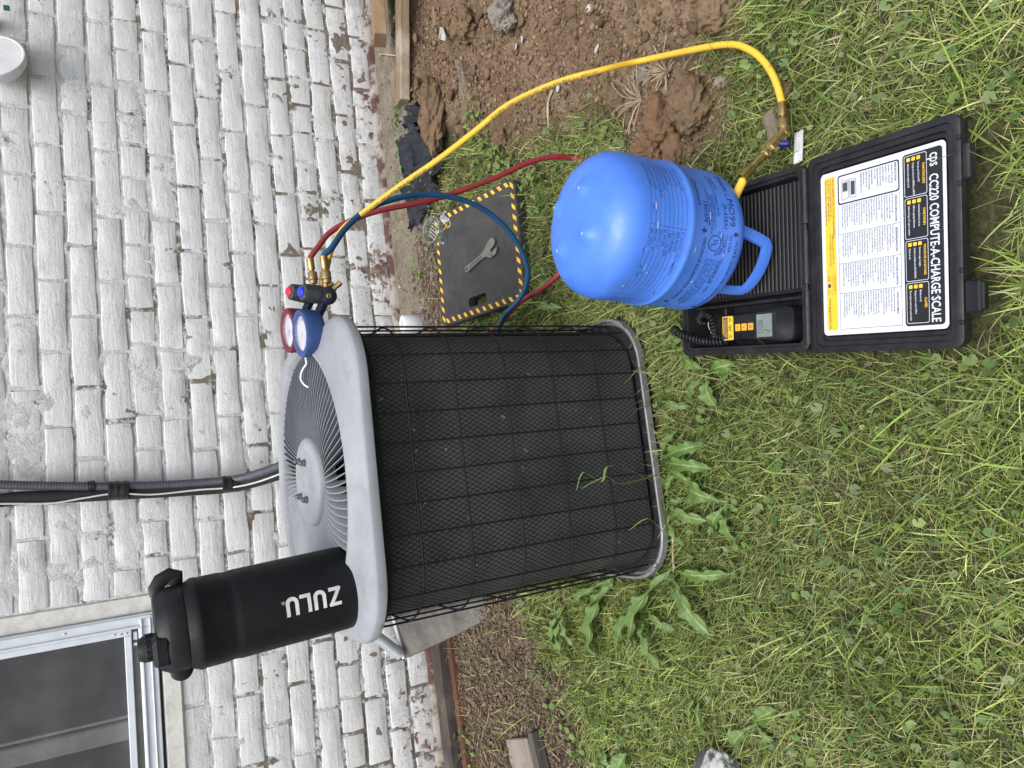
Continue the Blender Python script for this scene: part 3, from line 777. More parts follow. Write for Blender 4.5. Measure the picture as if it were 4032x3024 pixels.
# lettering runs up the bottle
zu = MB(); za0 = cd_+.03
def fz(x, y):                                        # x up the bottle, letter tops towards the left
    return pol(za0-y/Rb, Rb+.0004, .052+x)
def stroke(pts, w, off):
    "letter strokes as ribbons on the curved side"
    for (x0, y0), (x1, y1) in zip(pts, pts[1:]):
        d = Vector((x1-x0, y1-y0)).normalized(); nrm = Vector((-d.y, d.x))*w/2; n = 6
        a = Vector((x0, y0))-d*w*.45; b = Vector((x1, y1))+d*w*.45; V = []
        for i in range(n+1):
            p = a+(b-a)*i/n; V += [fz(p.x+nrm.x+off, p.y+nrm.y), fz(p.x-nrm.x+off, p.y-nrm.y)]
        zu.add(V, [(2*i, 2*i+1, 2*i+3, 2*i+2) for i in range(n)])
hz, wz, tz = .0255, .0148, .0060
stroke([(0, hz), (wz, hz), (0, 0), (wz, 0)], tz, .0)
def U(off):
    pts = [(0, hz)]+[(wz/2-wz/2*math.cos(a), wz/2-wz/2*math.sin(a)) for a in np.linspace(0, math.pi, 9)]+[(wz, hz)]
    stroke(pts, tz, off)
U(.0258); stroke([(0, hz), (0, 0), (wz*.85, 0)], tz, .0510); U(.0718)
text(zu, '®', lambda x, y: fz(x, y), .0905, .001, .0075)
obj('lettering', zu, 'print_white', bt, smooth=0)
for k in range(16):
    s_ = MB(); a = cd_+rb.uniform(-1.1, 1.1); z = rb.uniform(.02, .22); L = rb.uniform(.002, .007); w = rb.uniform(.0002, .0005); s = rb.uniform(-1, 1)
    s_.add([pol(a, Rb+.0003, z), pol(a+w/Rb, Rb+.0003, z+w), pol(a+(L*s+w)/Rb, Rb+.0003, z+L), pol(a+L*s/Rb, Rb+.0003, z+L)], [(0, 1, 2, 3)])
    if k < 7: obj('scuff', s_, 'bolt_grey', bt, smooth=0)

# ------------------------------------------------------------------ manifold gauge set lying over the corner of the cover
MG = Vector((-1.20, -.96, .655))
mg = thing('manifold_gauge_set', 'navy manifold with a blue and a red pressure gauge on the air conditioner corner', 'gauges', MG)
def W(p): return Vector(p)-MG
gn = Vector((-.05, -.10, .99)).normalized()
def gauge(face, col, seed):
    "rubber-booted gauge; face = centre of the front rim"
    b = MB(); Rg = .0455; dp = .040
    b.lathe([(.001, -dp), (.038, -dp), (.0425, -dp+.003), (.0455, -dp+.010), (.0470, -.012), (.0472, -.004), (.0460, -.0005), (.0440, 0), (.0360, -.001), (.0345, -.004), (.0345, -.007)], 48, W(face), gn, capb=False)
    g = obj('gauge', b, col, mg); g['label'] = ('blue' if 'blue' in col else 'red')+' rubber-booted pressure gauge'
    d = MB(); d.lathe([(.0346, -.0065), (.001, -.0062)], 40, W(face), gn, capa=False); obj('dial', d, 'dial_white', g)
    fr = frame(gn); mk = MB()
    for k in range(25):
        a = R(225-k*270/24); r0, r1 = .0255, .0305 if k % 4 else .032
        ca, sa = math.cos(a), math.sin(a); w = .0006
        mk.add([fr @ Vector((r0*ca-w*sa, r0*sa+w*ca, -.0058))+W(face), fr @ Vector((r1*ca-w*sa, r1*sa+w*ca, -.0058))+W(face), fr @ Vector((r1*ca+w*sa, r1*sa-w*ca, -.0058))+W(face), fr @ Vector((r0*ca+w*sa, r0*sa-w*ca, -.0058))+W(face)], [(0, 1, 2, 3)])
    obj('scale_marks', mk, 'label_text', g, smooth=0)
    nd = MB(); a = R(215); nd.add([fr @ Vector((x, y, -.0052))+W(face) for x, y in ((.027*math.cos(a), .027*math.sin(a)), (.0018*math.sin(a), -.0018*math.cos(a)), (-.006*math.cos(a), -.006*math.sin(a)), (-.0018*math.sin(a), .0018*math.cos(a)))], [(0, 1, 2, 3)]); obj('needle', nd, 'cap_red', g, smooth=0)
    gl = MB(); gl.lathe([(.0352, -.0035), (.033, -.001), (.025, .0012), (.012, .0022), (.001, .0024)], 40, W(face), gn, capa=False); obj('glass', gl, 'gauge_glass', g)
    return g
gB = Vector((-1.2320, -1.004, .7130)); gR = Vector((-1.2010, -.893, .7150))
gauge(gB, 'gauge_blue', 1); gauge(gR, 'gauge_red', 2)
dirb = (gR-gB).normalized()
bA = Vector((-1.1600, -1.020, .6530)); bB = bA+dirb*.158
bd = MB(); bd.lathe([(.001, 0), (.010, 0), (.0155, .002), (.018, .006), (.018, .030), (.0158, .034), (.0158, .122), (.018, .126), (.018, .150), (.0155, .155), (.001, .156)], 28, W(bA), dirb); 
for q, t_ in ((gB, .020), (gR, .135)):
    p = bA+dirb*t_; bd.tube([W(p), W(p+(q-gn*.022-p)*.62)], .0095, 10)
bo = obj('manifold_body', bd, 'body_navy', mg)
scw = MB(); scw.lathe([(.0056, -.001), (.0056, .0012), (.0045, .0018), (.0030, .0018), (.0028, .0002), (.0003, .0002)], 16, W(bA-dirb*.0005), -dirb); obj('end_screw', scw, 'brass', bo)
kdir = Vector((.06, -.30, .95)).normalized()
for nm, t_, cap in (('blue', .022, 'cap_blue'), ('red', .132, 'cap_red')):
    p = bA+dirb*t_+kdir*.010
    kb = MB()
    def kfn(q, a, i): 
        if i >= 3: 
            s_ = 1-.17*max(0, math.cos(3*a))**1.5*min(1, (i-2)/2); return Vector((q.x*s_, q.y*s_, q.z))
        return q
    kb.lathe([(.0172, 0), (.0185, .002), (.0188, .014), (.0182, .022), (.0176, .032), (.0168, .042), (.0145, .0445), (.001, .0445)], 36, W(p), kdir, kfn)
    ko = obj('knob', kb, 'knob_grey', mg); cc = MB(); cc.lathe([(.0105, .044), (.0105, .0465), (.008, .0495), (.003, .0508), (.0004, .051)], 20, W(p), kdir); obj('knob_cap', cc, cap, ko)
hdir = Vector((.975, -.02, -.03)).normalized()
ports = {}
for nm, t_ in (('blue', .022), ('yellow', .078), ('red', .134)):
    hd_ = hdir if nm != 'yellow' else Vector((.93, -.02, -.30)).normalized()
    p = bA+dirb*t_+hd_*.014; nip = MB(); nip.lathe([(.0075, 0), (.0075, .006), (.0055, .007), (.0055, .016)], 6, W(p), hd_); obj('port', nip, 'brass', bo); ports[nm] = p+hd_*.014
for t_ in (.018, .078, .138):
    d_ = Vector((.55, -.32, -.60)).normalized(); p = bA+dirb*t_+d_*.015
    n_ = MB(); n_.lathe([(.0062, 0), (.0062, .007), (.0045, .008), (.0045, .012), (.0056, .013), (.0056, .024), (.003, .025)], 10, W(p), d_); obj('parking_port', n_, 'brass', bo)
hk = MB()
hk.tube([W(p) for p in spline([P3(660, 772, 1.452), P3(662, 786, 1.452), P3(655, 796, 1.455), P3(650, 810, 1.458), P3(651, 822, 1.456), P3(660, 833, 1.452), P3(673, 837, 1.448), P3(690, 830, 1.445)], 8)], .0021, 8)
obj('hook', hk, 'wire_white', mg)

# ------------------------------------------------------------------ hoses
def hose(name, label, col, pts, rad, ends, n=14, seg=12, root=None):
    path = spline(pts, seg); o0 = Vector(path[len(path)//2]); o0.z = min(p.z for p in path)
    t = thing(name, label, 'hose', o0)
    mb = MB(); mb.tube([p-o0 for p in path], rad, n); obj('tube', mb, col, t, smooth=60)
    for which in ends:
        a, b = (path[0], path[2]) if which == 'start' else (path[-1], path[-3])
        d = (Vector(a)-Vector(b)).normalized(); a = Vector(a)-o0
        f_ = MB(); f_.lathe([(rad*1.08, -.018), (rad*1.22, -.017), (rad*1.22, .006), (rad*1.1, .008), (rad*.7, .0085), (rad*.7, .012)], 18, a, d); obj('ferrule', f_, 'brass', t)
        k_ = MB(); k_.lathe([(rad*.8, .011), (rad*1.35, .0125), (rad*1.55, .0145), (rad*1.58, .030), (rad*1.30, .0315), (rad*1.30, .038), (rad*.9, .039)], 22, a, d); obj('knurled_nut', k_, 'brass_knurl', t)
    return t, path, o0
pb, py_, pr_ = ports['blue'], ports['yellow'], ports['red']
hb = pb+hdir*.036; hdy = Vector((.93, -.02, -.30)).normalized(); hy = py_+hdy*.036; hr = pr_+hdir*.036
def depth(p): return (Vector(p)-CAM).dot(fwd)
def air(pts, d0, d1, pw_=1.0):
    L = [0]
    for a, b in zip(pts, pts[1:]): L.append(L[-1]+math.dist(a, b))
    return [P3(x, y, d0+(d1-d0)*(l/L[-1])**pw_) for (x, y), l in zip(pts, L)]
bl = [hb, hb+hdir*.02]+air([(716, 536), (745, 495), (790, 455), (850, 430), (915, 420), (985, 428), (1045, 453), (1095, 495), (1128, 545), (1140, 595), (1126, 640), (1090, 682)], depth(hb)+.01, 1.86)+[AC+Vector((.345, .165, .12))]
hose('blue_hose', 'dark blue charging hose arching from the manifold above the kneeling pad', 'hose_blue', bl, .0066, ('start',))
rd_ = [hr, hr+hdir*.02]+air([(690, 530), (712, 503), (755, 478), (820, 455), (940, 430), (1060, 388), (1140, 352), (1195, 339), (1245, 343)], depth(hr)+.012, 1.765)+[Vector((-.862, -1.09, .03)), Vector((-.955, -1.10, .028)), Vector((-1.03, -1.0, .035)), P3(1195, 605, 1.80), P3(1125, 652, 1.90), P3(1088, 690, 1.95), AC+Vector((.345, .245, .12))]
hose('red_hose', 'dark red charging hose running from the manifold behind the blue cylinder', 'hose_red', rd_, .0064, ('start',))
def flatP(x, y, z):
    d = P3(x, y, 1.)-CAM; return CAM+d*((z-CAM.z)/d.z)
def onground(x, y, dz):
    lo, hi = .4, 6.
    for _ in range(24):
        md = (lo+hi)/2; p = P3(x, y, md)
        if p.z > zt1(p.x, p.y)+dz: lo = md
        else: hi = md
    return P3(x, y, lo)
yl = [hy, hy+hdy*.02]+air([(722, 525), (745, 490), (800, 448), (870, 397), (950, 342), (1030, 280), (1100, 225), (1200, 179), (1300, 151)], depth(hy)+.02, depth(flatP(1390, 130, .078)), 1.0)+[*[flatP(*q) for q in ((1390, 130, .066), (1500, 107, .056), (1575, 96, .048), (1618, 107, .042), (1650, 133, .037), (1673, 170, .034), (1687, 215, .033), (1690, 243, .037))]]
yt, ypath, yo = hose('yellow_hose', 'long yellow charging hose looping over the dirt to the brass valve', 'hose_yellow', yl, .0060, ('start', 'end'), 16)
# small dark print along the hose
S = [0]
for a, b in zip(ypath, ypath[1:]): S.append(S[-1]+(b-a).length)
Sy = np.array(S); Py = np.array([tuple(p) for p in ypath])
tx_ = MB(); msg = 'JB-Just Better • KOBRA CHARGING HOSE • 4000 PSI BURST 800 PSI W.P. • Made in USA'
def fh(s, y):
    p = Vector([np.interp(s, Sy, Py[:, i]) for i in range(3)]); q = Vector([np.interp(s+.004, Sy, Py[:, i]) for i in range(3)]); t = (q-p).normalized()
    vw = (CAM-p).normalized(); vw = (vw-t*vw.dot(t)).normalized(); sd2 = t.cross(vw); a = y/.0060+.25
    return p-yo+(vw*math.cos(a)+sd2*math.sin(a))*.0062
s0_ = .08
while s0_ < Sy[-1]-.36:
    text(tx_, msg, lambda x, y, s0_=s0_: fh(s0_+x, y-.002), 0, 0, .0066, .95, .01); s0_ += .40
obj('lettering', tx_, 'label_text', yt, smooth=0)
# ball valve between the long hose and the short one at the cylinder
ve = ypath[-1]; vd = (ypath[-1]-ypath[-3]).normalized(); va = ve+vd*.040
vb = P3(1612, 376, 1.165)
vdir = (vb-va).normalized(); VL = (vb-va).length
VO = Vector((va.x, va.y, 0.0)); bv = thing('ball_valve', 'brass ball valve with small blue lever joining the yellow hoses', 'valve', VO)
b_ = MB(); b_.lathe([(.006, -.006), (.0095, -.004), (.0095, .001), (.0080, .002), (.0080, .008), (.0108, .009), (.0108, .038), (.0080, .040), (.0072, .044), (.0090, .046), (.0090, .053), (.0064, .055), (.0064, VL)], 8, va-VO, vdir); obj('valve_body', b_, 'brass', bv, smooth=25)
lv = MB(); lp = va-VO+vdir*.026; lq = Vector((-.30, -.75, -.35)).normalized(); lv.cbox(lp+lq*.017, (.018, .010, .010), .003, frame(lq, vdir) @ rotm(0, R(90), 0)); obj('lever', lv, 'lever_blue', bv)
sh_pts = [vb, P3(1604, 392, 1.166), P3(1588, 425, 1.170), P3(1570, 470, 1.18), P3(1555, 505, 1.20)]
so_ = Vector((vb.x, vb.y, .05)); st_ = thing('short_hose', 'short yellow hose from the brass valve to under the blue cylinder', 'hose', so_)
mb = MB(); mb.tube([p-so_ for p in spline(sh_pts, 8)], .0070, 14); obj('tube', mb, 'hose_yellow', st_, smooth=60)
fe = MB(); fe.lathe([(.0088, -.012), (.0088, .014), (.0080, .016)], 8, vb-so_, -vdir); obj('ferrule', fe, 'brass', st_, smooth=25)

# ------------------------------------------------------------------ weighing case on the grass
HX, HY = -1.412, -1.640; CA = math.atan2(-.166, .986)
case = thing('scale_case', 'open black plastic scale case lying on the grass with printed lid', 'case', (HX, HY, 0), (0, 0, CA))
def tray(mb, x0, x1, y0, y1, z0, z1, th, rim):
    out = rrect(x0, y0, x1, y1, .012, 4); inn = rrect(x0+th, y0+th, x1-th, y1-th, .010, 4); rm = rrect(x0-rim, y0-rim, x1+rim, y1+rim, .014, 4); n = len(out)
    L = [[(x, y, z0) for x, y in rrect(x0+.004, y0+.004, x1-.004, y1-.004, .010, 4)], [(x, y, z0+.005) for x, y in out], [(x, y, z1-.012) for x, y in out], [(x, y, z1-.011) for x, y in rm], [(x, y, z1-.001) for x, y in rm],
         [(x, y, z1) for x, y in rrect(x0-rim+.0015, y0-rim+.0015, x1+rim-.0015, y1+rim-.0015, .013, 4)], [(x, y, z1) for x, y in rrect(x0+th*.45, y0+th*.45, x1-th*.45, y1-th*.45, .011, 4)], [(x, y, z1-.004) for x, y in rrect(x0+th*.5, y0+th*.5, x1-th*.5, y1-th*.5, .011, 4)], [(x, y, z1-.004) for x, y in inn], [(x, y, z0+.008) for x, y in rrect(x0+th+.003, y0+th+.003, x1-th-.003, y1-th-.003, .009, 4)]]
    V = [p for l in L for p in l]; F = [tuple(range(n-1, -1, -1)), tuple((len(L)-1)*n+k for k in range(n))]
    for i in range(len(L)-1): F += [(i*n+k, i*n+(k+1) % n, (i+1)*n+(k+1) % n, (i+1)*n+k) for k in range(n)]
    mb.add(V, F)
tb = MB(); tray(tb, .004, .290, .006, .292, .0, .063, .010, .004); obj('tray', tb, 'case_black', case)
dv = MB(); dv.box(.086, .092, .018, .28, .009, .040, .002); dv.box(.016, .086, .212, .218, .009, .03, .002); obj('divider', dv, 'case_black', case)
lid = MB(); tray(lid, .0, .294, -.238, -.006, -.027, .0, .014, .003)
LT = Matrix.Rotation(R(-1.2), 3, 'X'); LO = Vector((0, 0, .064))
def lidf(p): return LT @ (Vector(p)-Vector((0, -.001, 0)))+LO+Vector((0, -.001, 0))
lid.v = [tuple(lidf(p)) for p in lid.v]; lid_o = obj('lid', lid, 'case_black', case)
step = MB(); o_ = rrect(.015, -.224, .279, -.020, .010, 4); i_ = rrect(.021, -.219, .273, -.025, .008, 4)
ring_face(step, lambda x, y: lidf((x, y, -.0095)), o_, i_); ring_face(step, lambda x, y: lidf((x, y, -.0095)), i_, i_); obj('lid_step', step, 'case_black', lid_o)
for k in range(3):
    hg = MB(); x0 = .012+k*.094; hg.tube([(x0, .0005, .0655), (x0+.084, .0005, .0655)], .0052, 12); obj('hinge', hg, 'case_black', case)
lt = MB(); lt.cbox(lidf((.062, -.2525, -.004)), (.042, .020, .010), .003, LT); lt.cbox(lidf((.062, -.262, -.007)), (.036, .008, .012), .003, LT); obj('latch', lt, 'lid_black', lid_o)
l2 = MB(); l2.cbox(lidf((.234, -.244, -.012)), (.046, .010, .016), .003, LT); obj('latch_recess', l2, 'case_black', lid_o)
for x_ in (.030, .096, .206, .264):
    n_ = MB(); n_.cbox(lidf((x_, -.2395, .001)), (.006, .006, .004), .001, LT); obj('lug', n_, 'case_black', lid_o)
# printed label (read from the far side, so it is upside down from here)
LW, LH = .246, .203
lay = [0.]
def lf(dz): return lambda x, y: lidf((.2695-x, -.0215-y*.965, -.0085+dz))
lb = MB(); poly_face(lb, lf(.0), rrect(0, 0, LW, LH, .007)); label = obj('label', lb, 'label_white', lid_o, smooth=0)
ye = MB(); poly_face(ye, lf(.0003), rrect(.007, .007, LW-.007, .0265, .003)); obj('yellow_band', ye, 'label_yellow', label, smooth=0)
bk = MB(); poly_face(bk, lf(.0003), rrect(.006, .140, LW-.006, .198, .005))
o_ = rrect(.0085, .0315, .052, .135, .004); i_ = rrect(.0105, .0335, .050, .133, .003); ring_face(bk, lf(.0003), o_, i_)
for x_ in (.0955, .1395, .184): rect(bk, lf(.0003), x_, .031, x_+.0005, .135)
for y_ in (.031, .1347): rect(bk, lf(.0003), .052, y_, LW-.008, y_+.0005)
rect(bk, lf(.0003), LW-.0085, .031, LW-.008, .135)
obj('black_panel', bk, 'label_black', label, smooth=0)
wt = MB(); f6 = lf(.0006)
text(wt, 'CC220 COMPUTE-A-CHARGE SCALE', f6, .0405, .1795, .0182, .665, .02); text(wt, 'cps', f6, .0125, .1805, .0225, .62, .012); text(wt, '®', f6, .2005, .187, .004)
heads = ['FUNCTION KEYS', 'FUNKTIONEN', 'FUNCIÓN DE LOS BOTONES', 'CLAVIER']
body = [('Turns the unit ON and OFF.', 'Changes the units from IMPERIAL to METRIC', 'Subtracts current weight from all'), ('Schaltet das Gerät ein und aus.', 'Stellt die angezeigte Einheit um.', 'Stellt die Waage auf 0, egal von welchem'), ('Enciende y apaga el equipo.', 'Cambia las unidades entre KILOGRAMOS', 'Cálculo de tara.'), ('Marche ou arrêt.', 'Change entre les unités LIVRE et', 'Met en place le poids zéro au point désiré')]
KEYS = []
for k in range(4):
    x0 = .0085+k*.0575; x1 = x0+.0555
    ring_face(wt, f6, rrect(x0, .1425, x1, .176, .003), rrect(x0+.0007, .1432, x1-.0007, .1753, .0026))
    yt2 = MB(); KEYS.append(('heading_lettering', yt2)); text(yt2, heads[k], f6, x0+.028, .1695, .0050 if k != 2 else .0044, .72, .02, 'CENTER')
    for j in range(3):
        yy = .1625-j*.0075; by = MB(); KEYS.append(('key_symbol', by)); poly_face(by, f6, rrect(x0+.003, yy-.0012, x0+.008, yy+.0042, .001)); text(wt, body[k][j], f6, x0+.0105, yy, .0040, .60, .01)
obj('title_lettering', wt, 'label_white', label, smooth=0); [obj(nm_, mb_, 'label_yellow', label, smooth=0) for nm_, mb_ in KEYS]
bt_ = MB()
text(bt_, 'SPECIFICATIONS', f6, .012, .1275, .0046, .75, .02)
for j, s_ in enumerate(('Capacity: 220 lb (100 kg)', 'Accuracy: +/- 0.015% of', 'reading or +/- 0.35 oz', 'whichever is greater', 'Resolution: .05 oz (10 g)', 'Operating Temperature:', '14°F to 120°F', 'Operating Humidity:', '0 to 95% non-condensing', 'Battery Life: Up to 60', 'continuous hours', 'Weight (With Case): 5.7 lb')):
    text(bt_, s_, f6, .0122, .1225-j*.0046, .0037, .72, .012)
# little line drawing of the case
def line(x0, y0, x1, y1, w=.0006):
    d = Vector((x1-x0, y1-y0)).normalized(); n_ = Vector((-d.y, d.x))*w/2
    bt_.add([f6(x0+n_.x, y0+n_.y), f6(x1+n_.x, y1+n_.y), f6(x1-n_.x, y1-n_.y), f6(x0-n_.x, y0-n_.y)], [(0, 1, 2, 3)])
for q in ([(.018, .053), (.044, .053), (.045, .064), (.018, .064), (.018, .053)], [(.016, .039), (.046, .039), (.044, .051), (.018, .051), (.016, .039)], [(.020, .041), (.034, .041), (.034, .049), (.020, .049), (.020, .041)]):
    for a, b in zip(q, q[1:]): line(*a, *b)
rect(bt_, f6, .021, .0415, .033, .0485); rect(bt_, f6, .021, .055, .041, .062)
cols = [(.0535, 'OPERATING INSTRUCTIONS'), (.0970, 'BEDIENUNGSANLEITUNG'), (.1410, 'INSTRUCCIONES DE OPERACIÓN'), (.1855, 'INSTRUCTIONS D’EMPLOI')]
lor = ['Place the scale on a level, rigid surface.', 'Press the key to turn the unit ON. Wait for the', 'display to show zero weight reading.', 'Press the key to select units.', 'The scale is now ready for weighing.', 'For refrigerant recovery place a cylinder on the scale', 'platform. The scale will display the gross weight.', 'For refrigerant charging, place a cylinder on the', 'platform. Connect charging hose to system. Reset at', 'zero. Charge will decrease until display reads the', 'desired amount of refrigerant charge.', 'Low battery shows when battery should be replaced', 'Do not exceed the capacity of the scale platform', 'Always store the scale inside its protective case', 'Verify accuracy before every use with a known', 'CAUTION: Protect the scale from heavy shock loads']
for k, (x0, hd) in enumerate(cols):
    text(bt_, hd, f6, x0+.021, .1275, .0044 if k < 2 else .0039, .66, .02, 'CENTER')
    for j in range(21):
        s_ = lor[(j*5+k*3) % len(lor)]; s_ = s_[:34+((j*7+k) % 8)]
        if (j+k*2) % 6 == 5: s_ = s_[:22]
        text(bt_, s_, f6, x0, .1225-j*.0042, .0033, .66, .008)
text(bt_, 'FOR ANY QUESTIONS CONTACT OUR WORLD HEADQUARTERS AT:', f6, .010, .0215, .0045, .64, .02)
text(bt_, '1010 East 31st Street, Hialeah, Florida 33013, USA', f6, .010, .0170, .0042, .66, .012); text(bt_, 'Tel: 305-687-4121, 1-800-277-3808, Fax: 305-687-3743', f6, .010, .0128, .0042, .66, .012); text(bt_, 'Website: www.cpsproducts.com, E-mail: info@cpsproducts.com', f6, .010, .0086, .0042, .62, .012)
text(bt_, 'Designed and manufactured in the U.S.A', f6, .093, .0195, .0042, .66, .012); text(bt_, 'with U.S. and globally sourced components.', f6, .093, .0150, .0042, .66, .012)
text(bt_, 'www.cpsproducts.com', f6, .190, .0110, .0072, .70, .01); text(bt_, 'CE', f6, .155, .0095, .0080, .9)
poly_face(bt_, f6, [(.1705+.0032*math.cos(a), .0125+.0032*math.sin(a)) for a in np.linspace(0, 2*math.pi, 17)[:-1]])
for a, b in (((.176, .0095), (.184, .0095)), ((.184, .0095), (.180, .0160)), ((.180, .0160), (.176, .0095))): line(*a, *b)
for a, b in (((.156, .0185), (.184, .0185)), ((.184, .0185), (.184, .0245)), ((.184, .0245), (.156, .0245)), ((.156, .0245), (.156, .0185))): line(*a, *b, .0004)
for j in range(2): text(bt_, 'CERTIFIED PROTECTED EQUIPMENT', f6, .1575, .0222-j*.0022, .0020, .7)
obj('small_lettering', bt_, 'label_text', label, smooth=0)
# weighing platform
pl = thing('weighing_platform', 'black ribbed weighing platform in the case under the blue cylinder', 'platform', (HX, HY, .009), (0, 0, CA))
pb_ = MB(); pb_.box(.098, .280, .020, .284, 0, .034, .004); obj('platform_body', pb_, 'rib_black', pl)
rbm = MB()
for k in range(31):
    y = .026+k*.0083; rbm.box(.102, .276, y, y+.0046, .0335, .0385, .0012)
tag(obj('rib', rbm, 'rib_black', pl), kind='stuff', label='parallel rubber ribs')
# hand-held display
hh = thing('handheld_display', 'black handheld readout with three yellow buttons lying in the case', 'readout', (HX, HY, .012), (0, 0, CA))
hb_ = MB()
prf = [(.020, .0), (.0245, .0), (.0275, .006), (.0305, .030)]
out = []
def hout(s): return [(.0475+(x-.0475)*s, .127+(y-.127)*(.985+.015*s)) for x, y in [(.030, .044), (.065, .044), (.074, .049), (.0785, .062), (.0775, .085), (.0725, .13), (.0715, .205), (.068, .210), (.029, .210), (.0245, .205), (.0235, .13), (.0175, .085), (.0165, .062), (.021, .049)]]
L = [(hout(.93), 0), (hout(1.), .006), (hout(1.), .026), (hout(.96), .032), (hout(.88), .034)]
n = 14; V = [(x, y, z) for pts, z in L for x, y in pts]; F = [tuple(range(n-1, -1, -1)), tuple((len(L)-1)*n+k for k in range(n))]
for i in range(len(L)-1): F += [(i*n+k, i*n+(k+1) % n, (i+1)*n+(k+1) % n, (i+1)*n+k) for k in range(n)]
hb_.add(V, F); obj('housing', hb_, 'lid_black', hh, smooth=50)
def hf(dz): return lambda x, y: Vector((.0475-x, .127-y, .034+dz))
bz = MB(); poly_face(bz, hf(.0003), rrect(-.0225, .0005, .0225, .046, .002)); obj('bezel', bz, 'rib_black', hh, smooth=0)
lc = MB(); poly_face(lc, hf(.0007), rrect(-.0195, .0035, .0195, .0375, .0008)); lco = obj('lcd', lc, 'lcd', hh, smooth=0)
dg = MB(); f9 = hf(.0010)
def seg7(ch, x, y, w, h, t):
    S_ = {'0': 'abcdef', '2': 'abged', '4': 'fgbc', '8': 'abcdefg'}[ch]
    G = dict(a=(x+t, y+h-t, x+w-t, y+h), b=(x+w-t, y+h/2+t/3, x+w, y+h-t/2), c=(x+w-t, y+t/2, x+w, y+h/2-t/3), d=(x+t, y, x+w-t, y+t), e=(x, y+t/2, x+t, y+h/2-t/3), f=(x, y+h/2+t/3, x+t, y+h-t/2), g=(x+t, y+h/2-t/2, x+w-t, y+h/2+t/2))
    for q in S_: rect(dg, f9, *G[q])
for ch, x in (('8', -.009), ('0', -.001), ('0', .007)): seg7(ch, x, .006, .0055, .0115, .0010)
seg7('2', .007, .0215, .0050, .0115, .0010)
obj('digit', dg, 'lcd_digit', lco, smooth=0)
for k, (yb, tx) in enumerate(((-.0105, 'power'), (-.0255, 'lb/kg'), (-.0405, 'ZERO'))):
    b_ = MB(); b_.cbox((.0475, .127-yb+.0, .0345), (.0125, .0115, .0022), .0012); bo_ = obj('button', b_, 'button_yellow', hh)
    t_ = MB(); ff = lambda x, y, yb=yb: Vector((.0475-x, .127-yb-y, .0358))
    if k == 0:
        ring_face(t_, ff, [(.0024*math.cos(a), .0024*math.sin(a)) for a in np.linspace(0, 2*math.pi, 17)[:-1]], [(.0017*math.cos(a), .0017*math.sin(a)) for a in np.linspace(0, 2*math.pi, 17)[:-1]]); rect(t_, ff, -.0004, .0005, .0004, .0034)
    elif k == 1: text(t_, 'LB', ff, 0, .0004, .0032, .9, .01, 'CENTER'); text(t_, 'KG', ff, 0, -.0028, .0032, .9, .01, 'CENTER')
    else: text(t_, 'ZERO', ff, 0, -.0010, .0032, .8, .01, 'CENTER')
    obj('button_symbol', t_, 'label_text', bo_, smooth=0)
yl_ = MB(); poly_face(yl_, hf(.0004), rrect(-.0215, -.078, .0215, -.0515, .0025)); ylo = obj('yellow_plate', yl_, 'label_yellow', hh, smooth=0)
tl = MB(); f8 = hf(.0008); text(tl, 'cps', f8, 0, -.0612, .0105, .8, .02, 'CENTER'); rect(tl, f8, -.0195, -.0762, .0195, -.0645)
for sx_ in (-1, 1):
    c0 = sx_*.0150
    for a, b in (((-.0035, -.0610), (.0035, -.0610)), ((.0035, -.0610), (0, -.0550)), ((0, -.0550), (-.0035, -.0610))):
        d = Vector((b[0]-a[0], b[1]-a[1])).normalized(); n_ = Vector((-d.y, d.x))*.0004
        tl.add([f8(c0+a[0]+n_.x, a[1]+n_.y), f8(c0+b[0]+n_.x, b[1]+n_.y), f8(c0+b[0]-n_.x, b[1]-n_.y), f8(c0+a[0]-n_.x, a[1]-n_.y)], [(0, 1, 2, 3)])
    rect(tl, f8, c0-.0003, -.0598, c0+.0003, -.0570)
obj('lettering', tl, 'label_text', ylo, smooth=0)
tw = MB(); f10 = hf(.0011)
for j in range(5): text(tw, 'WARNING: READ INSTRUCTIONS BEFORE USE', f10, 0, -.0668-j*.0021, .0020, .80, .01, 'CENTER')
obj('warning_lettering', tw, 'label_yellow', ylo, smooth=0)
# coiled lead
def coil(path, r_, turns, w):
    P = spline(path, 20); S = [0]
    for a, b in zip(P, P[1:]): S.append(S[-1]+(b-a).length)
    A = np.array([tuple(p) for p in P]); out = []; N = turns*10
    for i in range(N+1):
        s = S[-1]*i/N; p = Vector([np.interp(s, S, A[:, k]) for k in range(3)]); q = Vector([np.interp(min(s+.003, S[-1]), S, A[:, k]) for k in range(3)]); q2 = Vector([np.interp(max(s-.003, 0), S, A[:, k]) for k in range(3)])
        fr = frame((q-q2)); a = 2*math.pi*i/10; out.append(p+fr @ Vector((math.cos(a)*r_, math.sin(a)*r_, 0)))
    return out
cl = MB(); cl.tube(coil([(.052, .330, .035), (.052, .312, .056), (.040, .285, .060), (.030, .255, .052), (.024, .225, .043), (.024, .200, .036)], .0062, 21, 0), .0021, 6)
cl.tube(coil([(.030, .205, .030), (.034, .222, .038), (.052, .222, .040), (.070, .228, .040), (.078, .250, .038), (.070, .266, .036), (.058, .262, .030)], .0058, 19, 0), .0021, 6)
obj('coiled_lead', cl, 'lid_black', hh, smooth=60)
rg = MB(); rg.tube([(.050+.016*math.cos(a), .226+.012*math.sin(a), .036+.004*math.sin(2*a)) for a in np.linspace(-.2, 2.9, 18)], .0006, 6); obj('wire_tie', rg, 'wire_white', hh)

